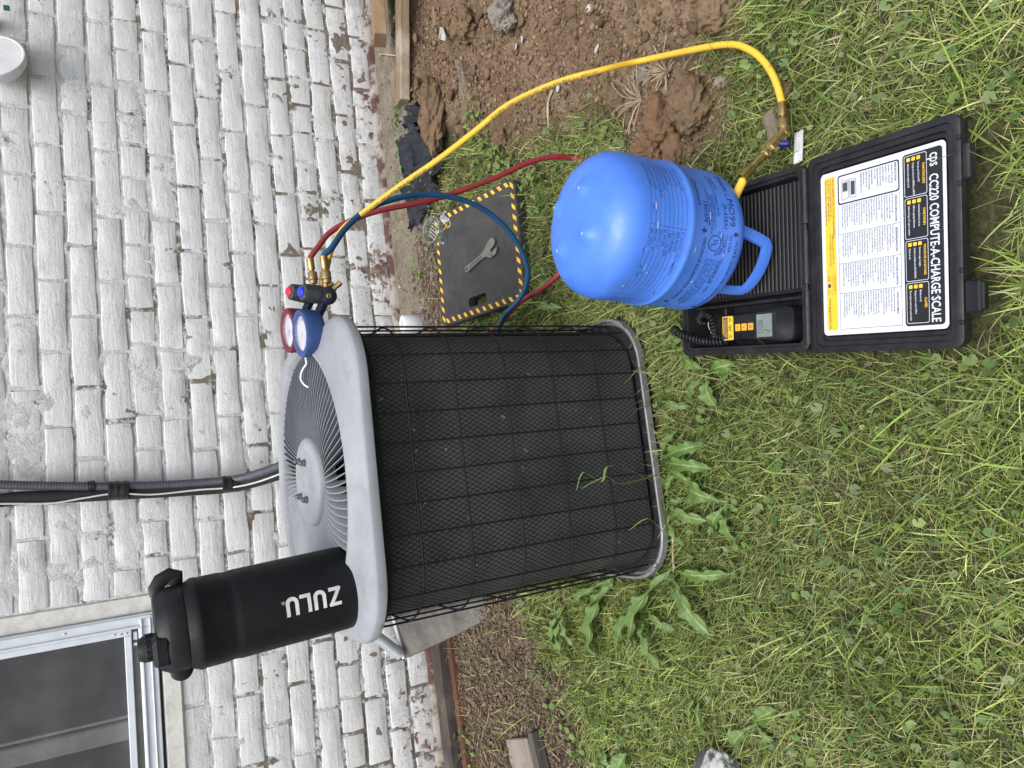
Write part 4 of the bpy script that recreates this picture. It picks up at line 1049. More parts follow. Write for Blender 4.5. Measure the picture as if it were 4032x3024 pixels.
# ------------------------------------------------------------------ refrigerant cylinder, upside down on the platform
RT = .1157; LEAN = R(5.4); TW = P3(1395, 505, 1.185); tax = Vector((math.sin(LEAN), 0, math.cos(LEAN))); ZW = .190
TB = TW-tax*ZW
tk = thing('refrigerant_cylinder', 'bright blue steel refrigerant cylinder standing upside down on the scale', 'cylinder', TB, (0, LEAN, 0))
prof = []
for t in np.linspace(90, 3, 16):
    s_ = math.sin(R(t)); c_ = (1-s_**2.3)**(1/2.3) if s_ < 1 else 0; prof.append((max(.001, RT*c_), ZW-.086-.052*s_))
prof += [(RT, ZW-.084), (RT, ZW-.05), (RT, ZW-.006), (RT+.0012, ZW-.004), (RT+.002, ZW-.0015), (RT+.002, ZW+.0015), (RT+.0012, ZW+.004), (RT-.0006, ZW+.006), (RT-.0006, ZW+.04), (RT-.0006, ZW+.080)]
for t in np.linspace(3, 88, 26):
    s_ = math.sin(R(t)); prof.append(((RT-.0006)*(1-s_**2.25)**(1/2.25), ZW+.082+.066*s_))
prof.append((.0006, ZW+.148))
ta = math.atan2(CAM.y-TW.y, CAM.x-TW.x)
bumps = [(.052*math.cos(ta+R(90)-R(21)+k*math.pi/2), .052*math.sin(ta+R(90)-R(21)+k*math.pi/2)) for k in range(4)]
def tfn(p, a, i):
    if p.z > ZW+.09:
        d = sum(math.exp(-((p.x-bx)**2+(p.y-by)**2)/(2*.0115**2)) for bx, by in bumps)
        s2 = sum(math.exp(-((p.x-bx)**2+(p.y-by)**2)/(2*.019**2)) for bx, by in bumps)
        p = p+Vector((0, 0, .0120*d-.005*s2))
    return p
tm = MB(); tm.lathe(prof, 160, fn=tfn); tko = obj('shell', tm, 'tank_blue', tk, smooth=60)
for k, (bx, by) in enumerate(bumps):
    f_ = MB(); zz = ZW+.0005+.150
    rr = math.hypot(bx, by); s_ = (1-(rr/(RT))**2.25)**(1/2.25); zz = ZW+.082+.066*s_+.0070
    f_.add([Vector((bx+q*math.cos(a), by+q*.7*math.sin(a), zz)) for a, q in zip(np.linspace(0, 5.6, 8), (.0024, .0031, .0021, .0030, .0018, .0026, .0034, .002))], [tuple(range(8))]); obj('worn_spot', f_, 'scratch', tk, smooth=0)
# carrying collar: two open handles round the valve
for c0, half in ((ta-R(22), R(40)), (ta+R(150), R(42))):
    hm = MB(); pts = []
    for u in np.linspace(-1, 1, 25):
        a = c0+u*half; e = max(0, (abs(u)-.72)/.28); rad = .088-.006*e
        pts.append(Vector((rad*math.cos(a), rad*math.sin(a), .010+.052*e**1.3)))
    V = []; F = []
    for i, p in enumerate(pts):
        o2 = Vector((p.x, p.y, 0)).normalized(); w = .0125
        a_, b_ = pts[max(i-1, 0)], pts[min(i+1, len(pts)-1)]; t_ = (b_-a_).normalized(); nn_ = t_.cross(o2).normalized()
        for du, dv_ in ((-.0035, -1), (.0035, -1), (.005, 0), (.0035, 1), (-.0035, 1), (-.002, 0)): V.append(p+o2*du+nn_*dv_*w*.72)
    for i in range(len(pts)-1):
        for k in range(6): F.append((i*6+k, i*6+(k+1) % 6, (i+1)*6+(k+1) % 6, (i+1)*6+k))
    F += [tuple(range(6)), tuple((len(pts)-1)*6+k for k in range(6))]
    hm.add(V, F); obj('handle', hm, 'tank_blue', tk, smooth=50)
vl = MB(); vl.lathe([(.014, .052), (.012, .04), (.012, .022), (.008, .02)], 16); vl.cbox((.02*math.cos(ta+1.2), .02*math.sin(ta+1.2), .034), (.03, .018, .018), .003, rotm(0, 0, ta+1.2)); obj('valve', vl, 'brass', tk)
# print on the shell, upside down with the cylinder
tp = MB()
def ft_(z0, a0, rr=RT+.0003): return lambda x, y: Vector((rr*math.cos(a0-x/RT), rr*math.sin(a0-x/RT), ZW+z0-y))
def tt(txt, a_deg, z0, size, sx=1., bold=0., align='LEFT'): text(tp, txt, ft_(z0, ta+R(a_deg)), 0, 0, size, sx, bold, align)
tt('Freon', 62, -.071, .0160, 1.0, .008); tt('™', 41, -.068, .008); tt('MO99', 36, -.071, .0175, 1.05, .0)
tt('(R-438A)', 30, -.0600, .0110); tt('Refrigerant', 58, -.0535, .0072); tt('Ideal Switch to Replace R-22', 58, -.0465, .0068)
tt('LIQUEFIED GAS N.O.S.', 36, -.0400, .0058); tt('(PENTAFLUOROETHANE,', 36, -.0345, .0058); tt('1,1,1,2-TETRAFLUOROETHANE)', 50, -.0290, .0058); tt('UN1078', 29, -.0210, .0098, 1.0, .02)
tt('Chemours', 50, -.010, .0120, 1., .01)
# UL mark
cc_ = ft_(-.046, ta-R(2))
ring_face(tp, cc_, [(.0125*math.cos(a), .0125*math.sin(a)) for a in np.linspace(0, 2*math.pi, 33)[:-1]], [(.0110*math.cos(a), .0110*math.sin(a)) for a in np.linspace(0, 2*math.pi, 33)[:-1]])
text(tp, 'U', cc_, -.0056, -.0015, .0105, .85, .03); text(tp, 'L', cc_, .0012, -.0055, .0105, .85, .03); text(tp, '®', cc_, .0062, -.007, .003)
for k, ch in enumerate('CLASSIFIED'):
    a = R(160-k*15.5); c2, s2 = math.cos(a), math.sin(a)
    V, F = text_vf(ch, .0062, 1., .02, 'CENTER'); tp.add([cc_(.0150*c2+x*s2+y*c2, .0150*s2-x*c2+y*s2) for x, y in V], F)
tt('IN USA', 6, -.0740, .0085); tt('Chemours • Wilmington, DE 19801', 6, -.0655, .0070); tt('Freon™ 438A', 6, -.0585, .0055)
tt('CAUTION', -14, -.0600, .0088, 1., .02)
for j, s_ in enumerate(('FOR PROPER PERFORMANCE CHARGE', 'AS A LIQUID. ENSURE ADEQUATE VENT', 'EL ENVASE NO DEBE SER RELLENADO', 'NE PAS REUTILISER CE CONTENANT')): tt(s_, -14, -.0535+j*.0054, .0056)
def arrow(a_deg, z0):
    f_ = ft_(z0, ta+R(a_deg)); tp.add([f_(x, y) for x, y in ((-.005, .001), (0, -.005), (.005, .001), (.0022, .001), (.0022, .0055), (-.0022, .0055), (-.0022, .001))], [(0, 1, 2), (0, 2, 3, 6), (3, 4, 5, 6)])
arrow(7, -.085); tt('VOLTEE EL CILINDRO PARA DESCARGAR LIQUIDO', 3, -.0870, .0066, .93, .015); arrow(-66, -.085)
arrow(6, -.0215); tt('DESCARGUE SOLAMENTE EL LIQUIDO', 1, -.0235, .0072, .95, .02); arrow(-62, -.0215)
tt('11.35 kg (25 lb)', -66, -.0350, .0085)
# ruled table of telephone numbers above the seam
f0 = ft_(0, ta, RT-.0003)
def tline(a0, z0_, a1, z1_, w=.0005):
    n_ = 14
    for i in range(n_):
        u0, u1 = i/n_, (i+1)/n_; A0, A1 = R(a0+(a1-a0)*u0), R(a0+(a1-a0)*u1); z0, z1 = z0_+(z1_-z0_)*u0, z0_+(z1_-z0_)*u1; rr = RT-.0002
        if abs(a0-a1) > .1: q = [(A0, z0-w/2), (A1, z1-w/2), (A1, z1+w/2), (A0, z0+w/2)]
        else: q = [(A0-w/2/RT, z0), (A0+w/2/RT, z0), (A0+w/2/RT, z1), (A0-w/2/RT, z1)]
        tp.add([Vector((rr*math.cos(ta+a), rr*math.sin(ta+a), ZW+z)) for a, z in q], [(0, 1, 2, 3)])
zs = [.012+j*.0082 for j in range(9)]
for z in zs: tline(60, z, -60, z)
tline(4, zs[0], 4, zs[-1]); tline(-60, zs[0], -60, zs[-1])
left = ['ver en caso de emergencia', 'de la capsula segun etiqueta', 'número telefónico de emergencia', 'información de la empresa', 'numero de asistencia', 'emergencia en la casa', 'ver hoja de seguridad', 'telefono de emergencia']
right = ['1800 577771', '0800 055 119', '1800 010 157', '65 479 595', '1 800 1 116 1020', '+64 9 8010034', '1800 820 055', '01 No0 002 1400 en la CDMX']
for j in range(8):
    z = ZW; fn = ft_(zs[7-j]+.0065, ta+R(2), RT-.0003); text(tp, right[j], fn, .0, .0, .0058, .95)
    fn = ft_(zs[7-j]+.0065, ta+R(58), RT-.0003); text(tp, left[j], fn, .0, .0, .0052, .95)
for j in range(9):
    fn = ft_(.012+j*.0075, ta-R(63), RT-.0003); text(tp, ('NOTICE: CONTENTS UNDER PRESSURE', 'DO NOT PUNCTURE OR HEAT', 'STORE IN A COOL DRY PLACE')[j % 3], fn, 0, 0, .0050, .9)
obj('lettering', tp, 'tank_print', tk, smooth=0)
for k in range(26):
    s_ = MB(); a = ta+rb.uniform(-.9, -.2) if k < 6 else ta+rb.uniform(-1, 1); z = ZW+rb.uniform(.055, .082) if k < 10 else ZW+rb.uniform(-.08, .075); L = rb.uniform(.003, .012)
    w = rb.uniform(.0006, .0022); rr = RT+.0005
    s_.add([Vector((rr*math.cos(a+x/RT), rr*math.sin(a+x/RT), z+y)) for x, y in ((0, 0), (L*.4, w*.3), (L, w*.2), (L*.8, w), (L*.3, w*1.1), (-.001, w*.7))], [tuple(range(6))]); obj('scratch', s_, 'scratch' if k % 2 else 'tank_print', tk, smooth=0)

# ------------------------------------------------------------------ kneeling pad and wrench on the slope by the wall
pc = Vector((-.918, -.578, .080)); pex = Vector((.995, -.03, -.01)).normalized(); pn = pex.cross(Vector((-.06, .97, .235))).normalized(); pey = pn.cross(pex)
PM = Matrix((pex, pey, pn)).transposed()
pad = thing('kneeling_pad', 'black foam kneeling pad with yellow hazard stripes beside the wall', 'pad', pc, PM.to_euler())
PW, PD, PT = .345, .385, .026
N = 120
def ray_rr(cx_, cy_, a, x0, y0, x1, y1, r_):
    c, s = math.cos(a), math.sin(a); lo, hi = 0, 1.
    for _ in range(40):
        md = (lo+hi)/2; x, y = cx_+c*md, cy_+s*md
        dx = max(x0+r_-x, x-(x1-r_), 0); dy = max(y0+r_-y, y-(y1-r_), 0)
        if math.hypot(dx, dy) <= r_: lo = md
        else: hi = md
    return (cx_+c*lo, cy_+s*lo)
hx, hy_ = -.128, .01
A_ = np.linspace(0, 2*math.pi, N+1)[:-1]
oo = [ray_rr(hx, hy_, a, -PW/2, -PD/2, PW/2, PD/2, .028) for a in A_]; ii_ = [ray_rr(hx, hy_, a, hx-.0145, hy_-.042, hx+.0145, hy_+.042, .012) for a in A_]
pdm = MB(); sh_ = lambda pts, k: [(x*(1-k), y*(1-k)) for x, y in pts]
Ls = [[(x, y, 0) for x, y in ii_], [(x, y, 0) for x, y in oo], [(x, y, PT-.003) for x, y in oo], [(x, y, PT) for x, y in sh_(oo, .012)], [(x, y, PT) for x, y in ii_], [(x, y, 0) for x, y in ii_]]
for i in range(5): pdm.add(Ls[i]+Ls[i+1], [(k, (k+1) % N, N+(k+1) % N, N+k) for k in range(N)])
obj('foam', pdm, 'pad_foam', pad, smooth=40)
def stripe(x, y, L, w, ang, slant):
    mb = MB(); c, s = math.cos(ang), math.sin(ang)
    q = [(-L/2-slant, -w/2), (L/2-slant, -w/2), (L/2+slant, w/2), (-L/2+slant, w/2)]
    mb.add([(x+c*a-s*b, y+s*a+c*b, PT+.0006) for a, b in q], [(0, 1, 2, 3)]); return obj('stripe', mb, 'pad_stripe', pad, smooth=0)
for k in range(11): stripe(-.15+k*.030, -PD/2+.0125, .013, .013, 0, .006)
for k in range(11): stripe(-.15+k*.030, PD/2-.0135, .013, .012, 0, .006)
for k in range(12): stripe(PW/2-.014, -.158+k*.0295, .012, .014, math.pi/2, -.005)
for k in range(12): stripe(-PW/2+.014, -.165+k*.0295, .011, .014, math.pi/2, -.005)
wr_ = MB(); text(wr_, 'CJC', lambda x, y: Vector((.142-y*.0-.0+y*.9*0+(-y), .105+x, PT+.0007)), 0, 0, .030, .8, .0); obj('lettering', wr_, 'pad_stripe', pad, smooth=0)
# adjustable wrench
ptop = pc+pn*PT
def onpad(x, y):
    d = (P3(x, y, 1)-CAM); t = (ptop-CAM).dot(pn)/d.dot(pn); return CAM+d*t
wa, wb_ = onpad(1014, 582), onpad(1066, 537)
wv = PM.transposed() @ (wb_-wa); wang = math.atan2(wv.y, wv.x); wl_ = math.hypot(wv.x, wv.y)
wt_ = thing('adjustable_wrench', 'small steel adjustable wrench lying on the kneeling pad', 'wrench', wa+pn*.001, (PM @ rotm(0, 0, wang)).to_euler())
sc = wl_/.105
hd = MB(); hp = [(x*sc, y*sc) for x, y in [(-.006, -.0065), (.0, -.0085), (.008, -.0078), (.06, -.0062), (.078, -.008), (.085, -.013), (.094, -.021), (.100, -.0205), (.101, -.012), (.1005, -.002), (.1075, -.0005), (.116, .001), (.124, .006), (.1245, .0155), (.120, .0215), (.1105, .0235), (.098, .021), (.086, .014), (.075, .0085), (.06, .0062), (.008, .0078), (.0, .0085), (-.006, .0065), (-.0085, 0)]]
hd.prism(hp, 0, .0085); obj('handle', hd, 'wrench_steel', wt_, smooth=25)
jw = MB(); jw.prism([(x*sc, y*sc) for x, y in [(.101, -.0215), (.1135, -.0205), (.1225, -.0145), (.1255, -.0075), (.119, -.0075), (.1085, -.0095), (.101, -.0095)]], .001, .0078); obj('jaw', jw, 'wrench_steel', wt_, smooth=25)
gv = MB(); gv.prism([(x*sc, y*sc) for x, y in [(.012, -.0036), (.066, -.0030), (.066, .0030), (.012, .0036)]], .0086, .0090); obj('groove', gv, 'bolt_grey', wt_, smooth=0)
hl2 = MB(); hl2.lathe([(.0036*sc, .0086), (.0036*sc, .0092), (.001, .0092)], 16, (-.0006, 0, 0)); obj('hanging_hole', hl2, 'inside_dark', wt_)
ws = MB(); ws.lathe([(.0030*sc, -.007*sc), (.0042*sc, -.006*sc), (.0042*sc, .006*sc), (.003*sc, .007*sc)], 14, (.094*sc, -.006*sc, .0048), (0, 1, 0)); obj('screw_wheel', ws, 'wrench_steel', wt_)

# ------------------------------------------------------------------ drain cap
dp_ = onground(957, 502, .0); dn = Vector((.05, -.26, .96)).normalized()
dr = thing('drain', 'round greenish drain cap with slats on the bare soil near the pad', 'drain cap', dp_-dn*.006, frame(dn).to_euler())
rg = MB(); rg.lathe([(.047, 0), (.049, .003), (.049, .012), (.044, .014), (.042, .020), (.042, .052), (.0405, .054), (.0385, .053), (.0375, .044), (.0375, .02)], 48, capb=False); obj('ring', rg, 'drain_green', dr)
bt2 = MB(); bt2.lathe([(.038, .026), (.001, .026)], 40, capa=False); obj('cap_floor', bt2, 'concrete_dark', dr)
for k in range(6):
    y = -.0225+k*.0092; hw = math.sqrt(.0365**2-y*y)*.80; s_ = MB(); s_.cbox((0, y, .033), (2*hw, .0042, .010), .001, None); s_.xf(rotm(0, 0, R(35))); obj('slat', s_, 'drain_slat', dr)

# ------------------------------------------------------------------ lumber and scraps by the wall
def plank(name, label, x, y, z, L, w, t, rz, mat, cat='board', rx=0, ry=0, end=None):
    mb = MB(); n = 9
    V = []
    for i in range(n+1):
        u = i/n*L; k = (rb.uniform(-.0012, .0012) if 0 < i < n else 0)
        dx = rb.uniform(-.0025, .0025)
        for yy, zz in ((-w/2+.002, 0), (w/2-.002, 0), (w/2, .002), (w/2, t-.002), (w/2-.002, t), (-w/2+.002, t), (-w/2, t-.002), (-w/2, .002)):
            V.append((u+(dx if i in (0, n) else 0), yy+k, zz+k))
    F = [tuple(range(7, -1, -1)), tuple(n*8+k for k in range(8))]
    for i in range(n): F += [(i*8+k, i*8+(k+1) % 8, (i+1)*8+(k+1) % 8, (i+1)*8+k) for k in range(8)]
    mb.add(V, F); o = obj(name, mb, mat, None, smooth=25, loc=(x, y, z), rot=(rx, ry, rz)); return tag(o, label, cat)
e2 = onground(888, 214, .0)
plank('weathered_board', 'long weathered board with a whitish edge lying along the wall', -.300, -.290, .150, .85, .105, .030, R(-16), 'wood_pale', rx=R(-10))
plank('lumber_offcut', 'short sawn lumber offcut stacked on the weathered board', -.075, -.278, .196, .55, .088, .042, R(-4), 'wood_new', rx=R(-14))
plank('half_buried_stake', 'narrow soil-stained stake half buried beside the trench', -.150, -.492, .085, .40, .052, .035, R(-1), 'wood_pale', rx=R(-6))
plank('grey_edging_strip', 'thin grey edging strip lying in the soil along the wall', -.66, -.235, .146, .50, .036, .006, R(-4), 'strip_grey', 'edging')
plank('driftwood_piece', 'flat weathered wood piece in the grass under the yellow hose', -1.052, -1.612, .012, .066, .026, .012, R(12), 'driftwood', 'wood piece')
# black geotextile scrap, crumpled
fbm2 = MB(); n1, n2 = 44, 34; V = []
for j in range(n2+1):
    for i in range(n1+1):
        u, w = i/n1, j/n2
        x = -.36-.36*u+float(fbm(u*3, w*3, 2, 2, 7))*.05; y = -.235-.235*w*(1-.55*abs(u-.42))-.03*math.sin(u*3)+float(fbm(u*3, w*3, 3, 2, 8))*.05
        V.append((x, y, zt1(x, y)+.020+abs(float(fbm(u*2, w*2, 4, 3, 9)))*.11+.010*math.sin(w*18+u*5)*(.3+.7*(1-u))))
fo = Vector((-.53, -.35, .12)); V = [tuple(Vector(p)-fo) for p in V]
holes = [(.25, .85, .12), (.62, .15, .09), (.93, .9, .16), (.05, .1, .12), (.5, .95, .08)]
F = [(j*(n1+1)+i, j*(n1+1)+i+1, (j+1)*(n1+1)+i+1, (j+1)*(n1+1)+i) for j in range(n2) for i in range(n1) if not any(math.hypot(i/n1-a, (j/n2-b)*.7) < c*(.8+.4*math.sin(i*1.7+j)) for a, b, c in holes)]
fbm2.add(V, F); tag(obj('black_mesh_cloth', fbm2, 'fabric_black', None, smooth=80, loc=fo), 'crumpled black mesh cloth half buried between wall and dirt', 'cloth')
# second flatter grey mesh piece with a point
mp = MB(); pts = [(-.585, -.255), (-.70, -.235), (-.742, -.315), (-.690, -.360), (-.60, -.375)]
V = [(x+.66, y+.3, zt1(x, y)+.016-.14) for x, y in pts]; mp.add(V+[(a, b, c-.003) for a, b, c in V], [(0, 1, 2, 3, 4), (9, 8, 7, 6, 5)]+[(k, (k+1) % 5, 5+(k+1) % 5, 5+k) for k in range(5)])
tag(obj('grey_grid_scrap', mp, 'strip_grey', None, smooth=0, loc=(-.66, -.3, .14)), 'pointed scrap of dark grey grid sheet near the drain cap', 'scrap')
# clear plastic and glass scraps
def shard(label, pts, mat, th=.003, cat='scrap'):
    P = [onground(x, y, .012+.008*k) for k, (x, y) in enumerate(pts)]; c = sum(P, Vector())/len(P); n = len(P); mb = MB()
    mb.add([p-c for p in P]+[p-c-Vector((0, 0, th)) for p in P], [tuple(range(n)), tuple(range(2*n-1, n-1, -1))]+[(k, (k+1) % n, n+(k+1) % n, n+k) for k in range(n)])
    return tag(obj('clear_scrap', mb, mat, None, smooth=0, loc=c), label, cat)
shard('long clear plastic strip standing in the dirt', [(978, 126), (992, 130), (1001, 165), (1003, 215), (998, 245), (994, 200), (990, 160)], 'clear_plastic')
shard('grey glass shard leaning on the wall base at the picture top', [(800, 0), (816, 14), (818, 32), (795, 46), (783, 58), (791, 30)], 'clear_plastic')
shard('white torn scrap at the end of the stake', [(951, 58), (956, 60), (962, 78), (960, 88), (952, 86), (948, 84)], 'flake_white')
shard('small clear shard on the black mesh cloth', [(946, 232), (956, 236), (932, 262), (928, 264)], 'clear_plastic')
shard('crumpled white scrap beside the drain cap', [(950, 462), (962, 455), (970, 464), (969, 477), (957, 482), (951, 474)], 'flake_white')
shard('small white scrap between drain cap and kneeling pad', [(948, 520), (954, 516), (960, 522), (956, 528), (950, 526)], 'flake_white')
ps = MB(); pa, pb2 = onground(1726, 352, .022), onground(1728, 285, .012); d = (pb2-pa); L = d.length
ps.box(0, L, -.0085, -.0010, 0, .004, .001); ps.box(0, L, .0010, .0085, 0, .004, .001); ps.box(0, L, -.0010, .0010, -.001, .002, .0003)
tag(obj('white_plastic_strip', ps, 'wire_white', None, loc=pa, rot=(0, math.asin(-d.z/L), math.atan2(d.y, d.x))), 'white plastic strip in the grass by the case hinge', 'strip')
# white paper roll behind the unit
rp = onground(905, 700, 0); cr = MB(); cr.lathe([(.001, 0), (.028, 0), (.030, .003), (.030, .06), (.028, .063), (.012, .063), (.011, .05)], 24); tag(obj('white_roll', cr, 'lamp_white', None, loc=rp+Vector((0, 0, -.004))), 'white roll on the soil behind the cage wires', 'roll')
# left of the unit: sloping splash tray, pipe, timbers, mulch, blocks
st0 = thing('splash_tray', 'weathered grey tray sloping from the wall down beside the air conditioner', 'tray', (-1.98, -.25, .15))
sb = MB()
A1, B1 = Vector((-2.105, -.060, .262)), Vector((-1.965, -.415, .118)); A2, B2 = A1+Vector((.24, .0, .04)), B1+Vector((.22, .0, .03)); o0 = Vector((-1.98, -.25, .15))
V = []; nS = 10
for i in range(nS+1):
    u = i/nS
    for p, q in ((A1, B1), (A2, B2)):
        w = p+(q-p)*u-o0; V += [w+Vector((0, 0, -.01*math.sin(u*3))), w+Vector((0, 0, -.016-.01*math.sin(u*3)))]
F = [(0, 1, 3, 2), (nS*4, nS*4+2, nS*4+3, nS*4+1)]
for i in range(nS):
    a, b = i*4, i*4+4; F += [(a, b, b+2, a+2), (a+1, a+3, b+3, b+1), (a, a+1, b+1, b), (a+2, b+2, b+3, a+3)]
sb.add(V, F); obj('tray_floor', sb, 'slab_grey', st0)
lp = MB(); lp.tube([A1-o0+Vector((.0, .0, .006)), A2-o0+Vector((0, 0, .006))], .006, 8); obj('rim', lp, 'lamp_white', st0)
pp = MB(); pq = Vector((-1.985, -.06, .385)); pp.tube([Vector((0, 0, 0)), Vector((-.105, -.01, -.105))], .0185, 16); tag(obj('drain_pipe', pp, 'grey_pipe', None, loc=pq), 'short grey pipe feeding the sloping tray at the wall', 'pipe')
plank('dark_timber', 'dark weathered timber lying against the wall left of the unit', -2.035, -.135, .128, 1.0, .075, .060, R(180+3), 'wood_dark', 'timber', rx=R(0))
plank('red_board', 'narrow reddish brown board in front of the dark timber', -2.030, -.200, .118, 1.0, .030, .048, R(180+5.5), 'wood_red')
wbk = onground(1153, 1588, .0)
blk = thing('wood_block', 'pale grey weathered wood plank end in the mulch', 'wood block', (wbk.x, wbk.y, wbk.z-.01), (0, 0, R(196)))
b1 = MB(); b1.box(0, .5, -.13, .012, .0, .040, .003); obj('plank', b1, 'wood_grey', blk); b2 = MB(); b2.box(-.012, .5, .0125, .034, .0, .034, .003); obj('shaded_side', b2, 'wood_grey_shaded', blk)  # side face of the plank as an added strip, its shade put into darker wood
# ------------------------------------------------------------------ stones and clods
def rock(name, label, cat, loc, size, mat, seed, sub=4, rough=.35, group=None, sq=(1, 1, .7), parent=None):
    import bmesh
    bm = bmesh.new(); bmesh.ops.create_icosphere(bm, subdivisions=sub, radius=1.)
    for v in bm.verts:
        c = v.co; a = c.normalized()
        d = 1+rough*1.3*float(fbm(a.x*1.4+seed+a.z, a.y*1.4+a.z*1.3, 1.3, 3, seed % 13))+rough*.75*float(fbm(a.x*5+a.z*3, a.y*5-a.z*2, 1.2, 4, seed % 17))
        v.co = Vector((a.x*sq[0], a.y*sq[1], a.z*sq[2]))*size*d
    me = bpy.data.meshes.new(name); bm.to_mesh(me); bm.free()
    o = obj(name, me, mat, parent, smooth=70, loc=loc); return tag(o, label, cat, group)
clods = [(1500, 232, .056, CLOD, 'large brown clod beside the loop of the yellow hose'), (1440, 262, .052, CLODR, 'tan crumbly clod between cylinder and yellow hose'), (1415, 318, .042, CLODR, 'reddish clod touching the shoulder of the blue cylinder'), (1462, 322, .036, CLODR, 'small reddish clod at the grass edge by the cylinder'),
         (1093, 34, .046, STONE, 'large grey-brown stone at the right side of the dirt patch'), (945, 255, .075, CLOD, 'long earth lump beside the black mesh cloth'), (1550, 22, .042, CLOD, 'dark clod at the grass edge near the picture top'), (1010, 60, .05, CLOD, 'earth lump next to the half buried stake'),
         (1700, 200, .018, CLODR, 'small red clod in the grass beside the yellow hose'), (1395, 165, .022, STONE, 'yellowish stone touching the long yellow hose'), (1340, 215, .032, CLOD, 'brown clod left of the straw tuft'), (1085, 300, .026, CLOD, 'brown clod near the red hose at the dirt edge'),
         (1560, 178, .014, STONE, 'pale grey pebble beside the large clod'), (1250, 60, .024, CLOD, 'rounded clod in the middle of the dirt patch')]
for k, (x, y, s_, mt_, lb_) in enumerate(clods):
    p = onground(x, y, 0); rock('clod' if mt_ is not STONE else 'stone', lb_, 'clod' if mt_ is not STONE else 'stone', p+Vector((0, 0, s_*.22)), s_, mt_, k*7+3, 5 if s_ > .04 else 4, .62, sq=(1, .85, .75) if k != 5 else (1.5, .7, .5))
cp_ = onground(1572, 1668, 0)
ck = thing('concrete_chunk', 'broken pale concrete chunk in the grass at the picture edge', 'concrete', cp_)
rock('rough_top', None, None, (-.012, -.02, .028), .060, 'concrete', 5, 5, .3, sq=(1.1, .9, .55), parent=ck); rock('dark_base', None, None, (-.02, .03, .008), .055, 'concrete_dark', 9, 4, .2, sq=(1.1, 1.0, .5), parent=ck)
# pale paint flakes
for k, (x, y) in enumerate([(1028, 170), (1115, 100), (1128, 85), (1205, 190), (1272, 18), (1290, 105), (1180, 335)]):
    p = onground(x, y, .006); mb = MB(); n = 7
    mb.add([((.011 if k < 6 else .006)*rb.uniform(.6, 1.2)*math.cos(a), (.009 if k < 6 else .005)*rb.uniform(.6, 1.2)*math.sin(a), z) for z in (0, .002) for a in np.linspace(0, 5.4, n)], [tuple(range(n-1, -1, -1)), tuple(range(n, 2*n))]+[(q, (q+1) % n, n+(q+1) % n, n+q) for q in range(n)])
    tag(obj('paint_flake', mb, 'flake_white', None, smooth=0, loc=p, rot=(rb.uniform(-.4, .4), rb.uniform(-.4, .4), rb.uniform(0, 6))), ('pale paint flake on the dirt near the standing clear strip', 'pale flake on the dirt, second from the grey-brown stone', 'pale flake on the dirt, nearest the grey-brown stone', 'pale flake close to the standing twig', 'pale flake on the dirt nearest the picture top', 'pale flake on the dirt left of the yellow stone', 'pale flake at the dirt edge beside the red hose')[k], 'paint flake', 'paint flakes on the dirt')
# straw tuft and twigs
def tuft(x, y, n, L, label):
    p = onground(x, y, .005); mb = MB()
    for _ in range(n):
        a = rb.uniform(0, 6.28); e = rb.uniform(.1, .9); l = L*rb.uniform(.5, 1.2); d = Vector((math.cos(a)*e, math.sin(a)*e, .45)).normalized(); s_ = Vector((rb.uniform(-.3, .3), rb.uniform(-.3, .3), -.2))
        mb.tube(spline([(0, 0, 0), d*l*.5, d*l+s_*l*.7], 4), .0009, 4)
    tag(obj('straw_tuft', mb, 'root_tan', None, loc=p), label, 'straw')
tuft(1440, 155, 34, .055, 'pale dry root tuft on the dirt beside the yellow hose'); tuft(1385, 215, 20, .075, 'thin dry straw sprawling across the dirt below the tuft')
for k, (x, y, x1, y1, lb_) in enumerate([(1193, 195, 1185, 275, 'thin straight twig standing on the dirt patch'), (820, 118, 856, 120, 'short pale stick on the soil at the wall base'), (912, 330, 906, 395, 'broken twig on the black mesh cloth'), (1455, 1145, 1472, 1330, 'brown curved stem lying along the front of the unit')]):
    a, b = onground(x, y, .008), onground(x1, y1, .012); mb = MB(); c = (a+b)/2
    mb.tube([p-c for p in spline([a, a+(b-a)*.4+Vector((.004, .003, .006)), b], 6)], [.0028+.0008*math.sin(i) for i in range(13)], 7); tag(obj('twig', mb, 'root_tan' if k != 2 else 'driftwood', None, loc=c), lb_, 'twig')

# ------------------------------------------------------------------ line bundle on the wall, lamp
lb0 = Vector((-1.45, -.05, .60)); lbn = thing('line_set', 'bundle of grey conduit, black insulated pipe and white cable taped together on the wall', 'pipes', lb0)
def wallP(x, y, Y):
    d = P3(x, y, 1)-CAM; return CAM+d*((Y-CAM.y)/d.y)
def strand(name, pts, rad, mat, n=14, rib=0):
    P = spline([wallP(*p) for p in pts], 14); mb = MB()
    if rib:
        Q = []; S = 0
        for a, b in zip(P, P[1:]):
            k_ = max(2, int((b-a).length/.0022))
            for q in range(k_): Q.append(a+(b-a)*q/k_)
        mb.tube([q-lb0 for q in Q], [rad*(1+.05*(i % 3-1)) for i in range(len(Q))], n)
    else: mb.tube([p-lb0 for p in P], rad, n)
    return obj(name, mb, mat, lbn, smooth=50)
strand('conduit', [(-260, 1040, -.045), (0, 1047, -.045), (130, 1050, -.05), (255, 1050, -.055), (380, 1046, -.06), (500, 1036, -.09), (560, 1022, -.16), (640, 992, -.30), (720, 960, -.46)], .0120, 'conduit_grey', 14, 1)
strand('insulated_pipe', [(-260, 1120, -.03), (0, 1081, -.03), (100, 1074, -.035), (255, 1066, -.04), (400, 1058, -.05), (500, 1050, -.075), (580, 1030, -.15), (660, 1000, -.30), (720, 975, -.46)], .0190, 'foam_black')
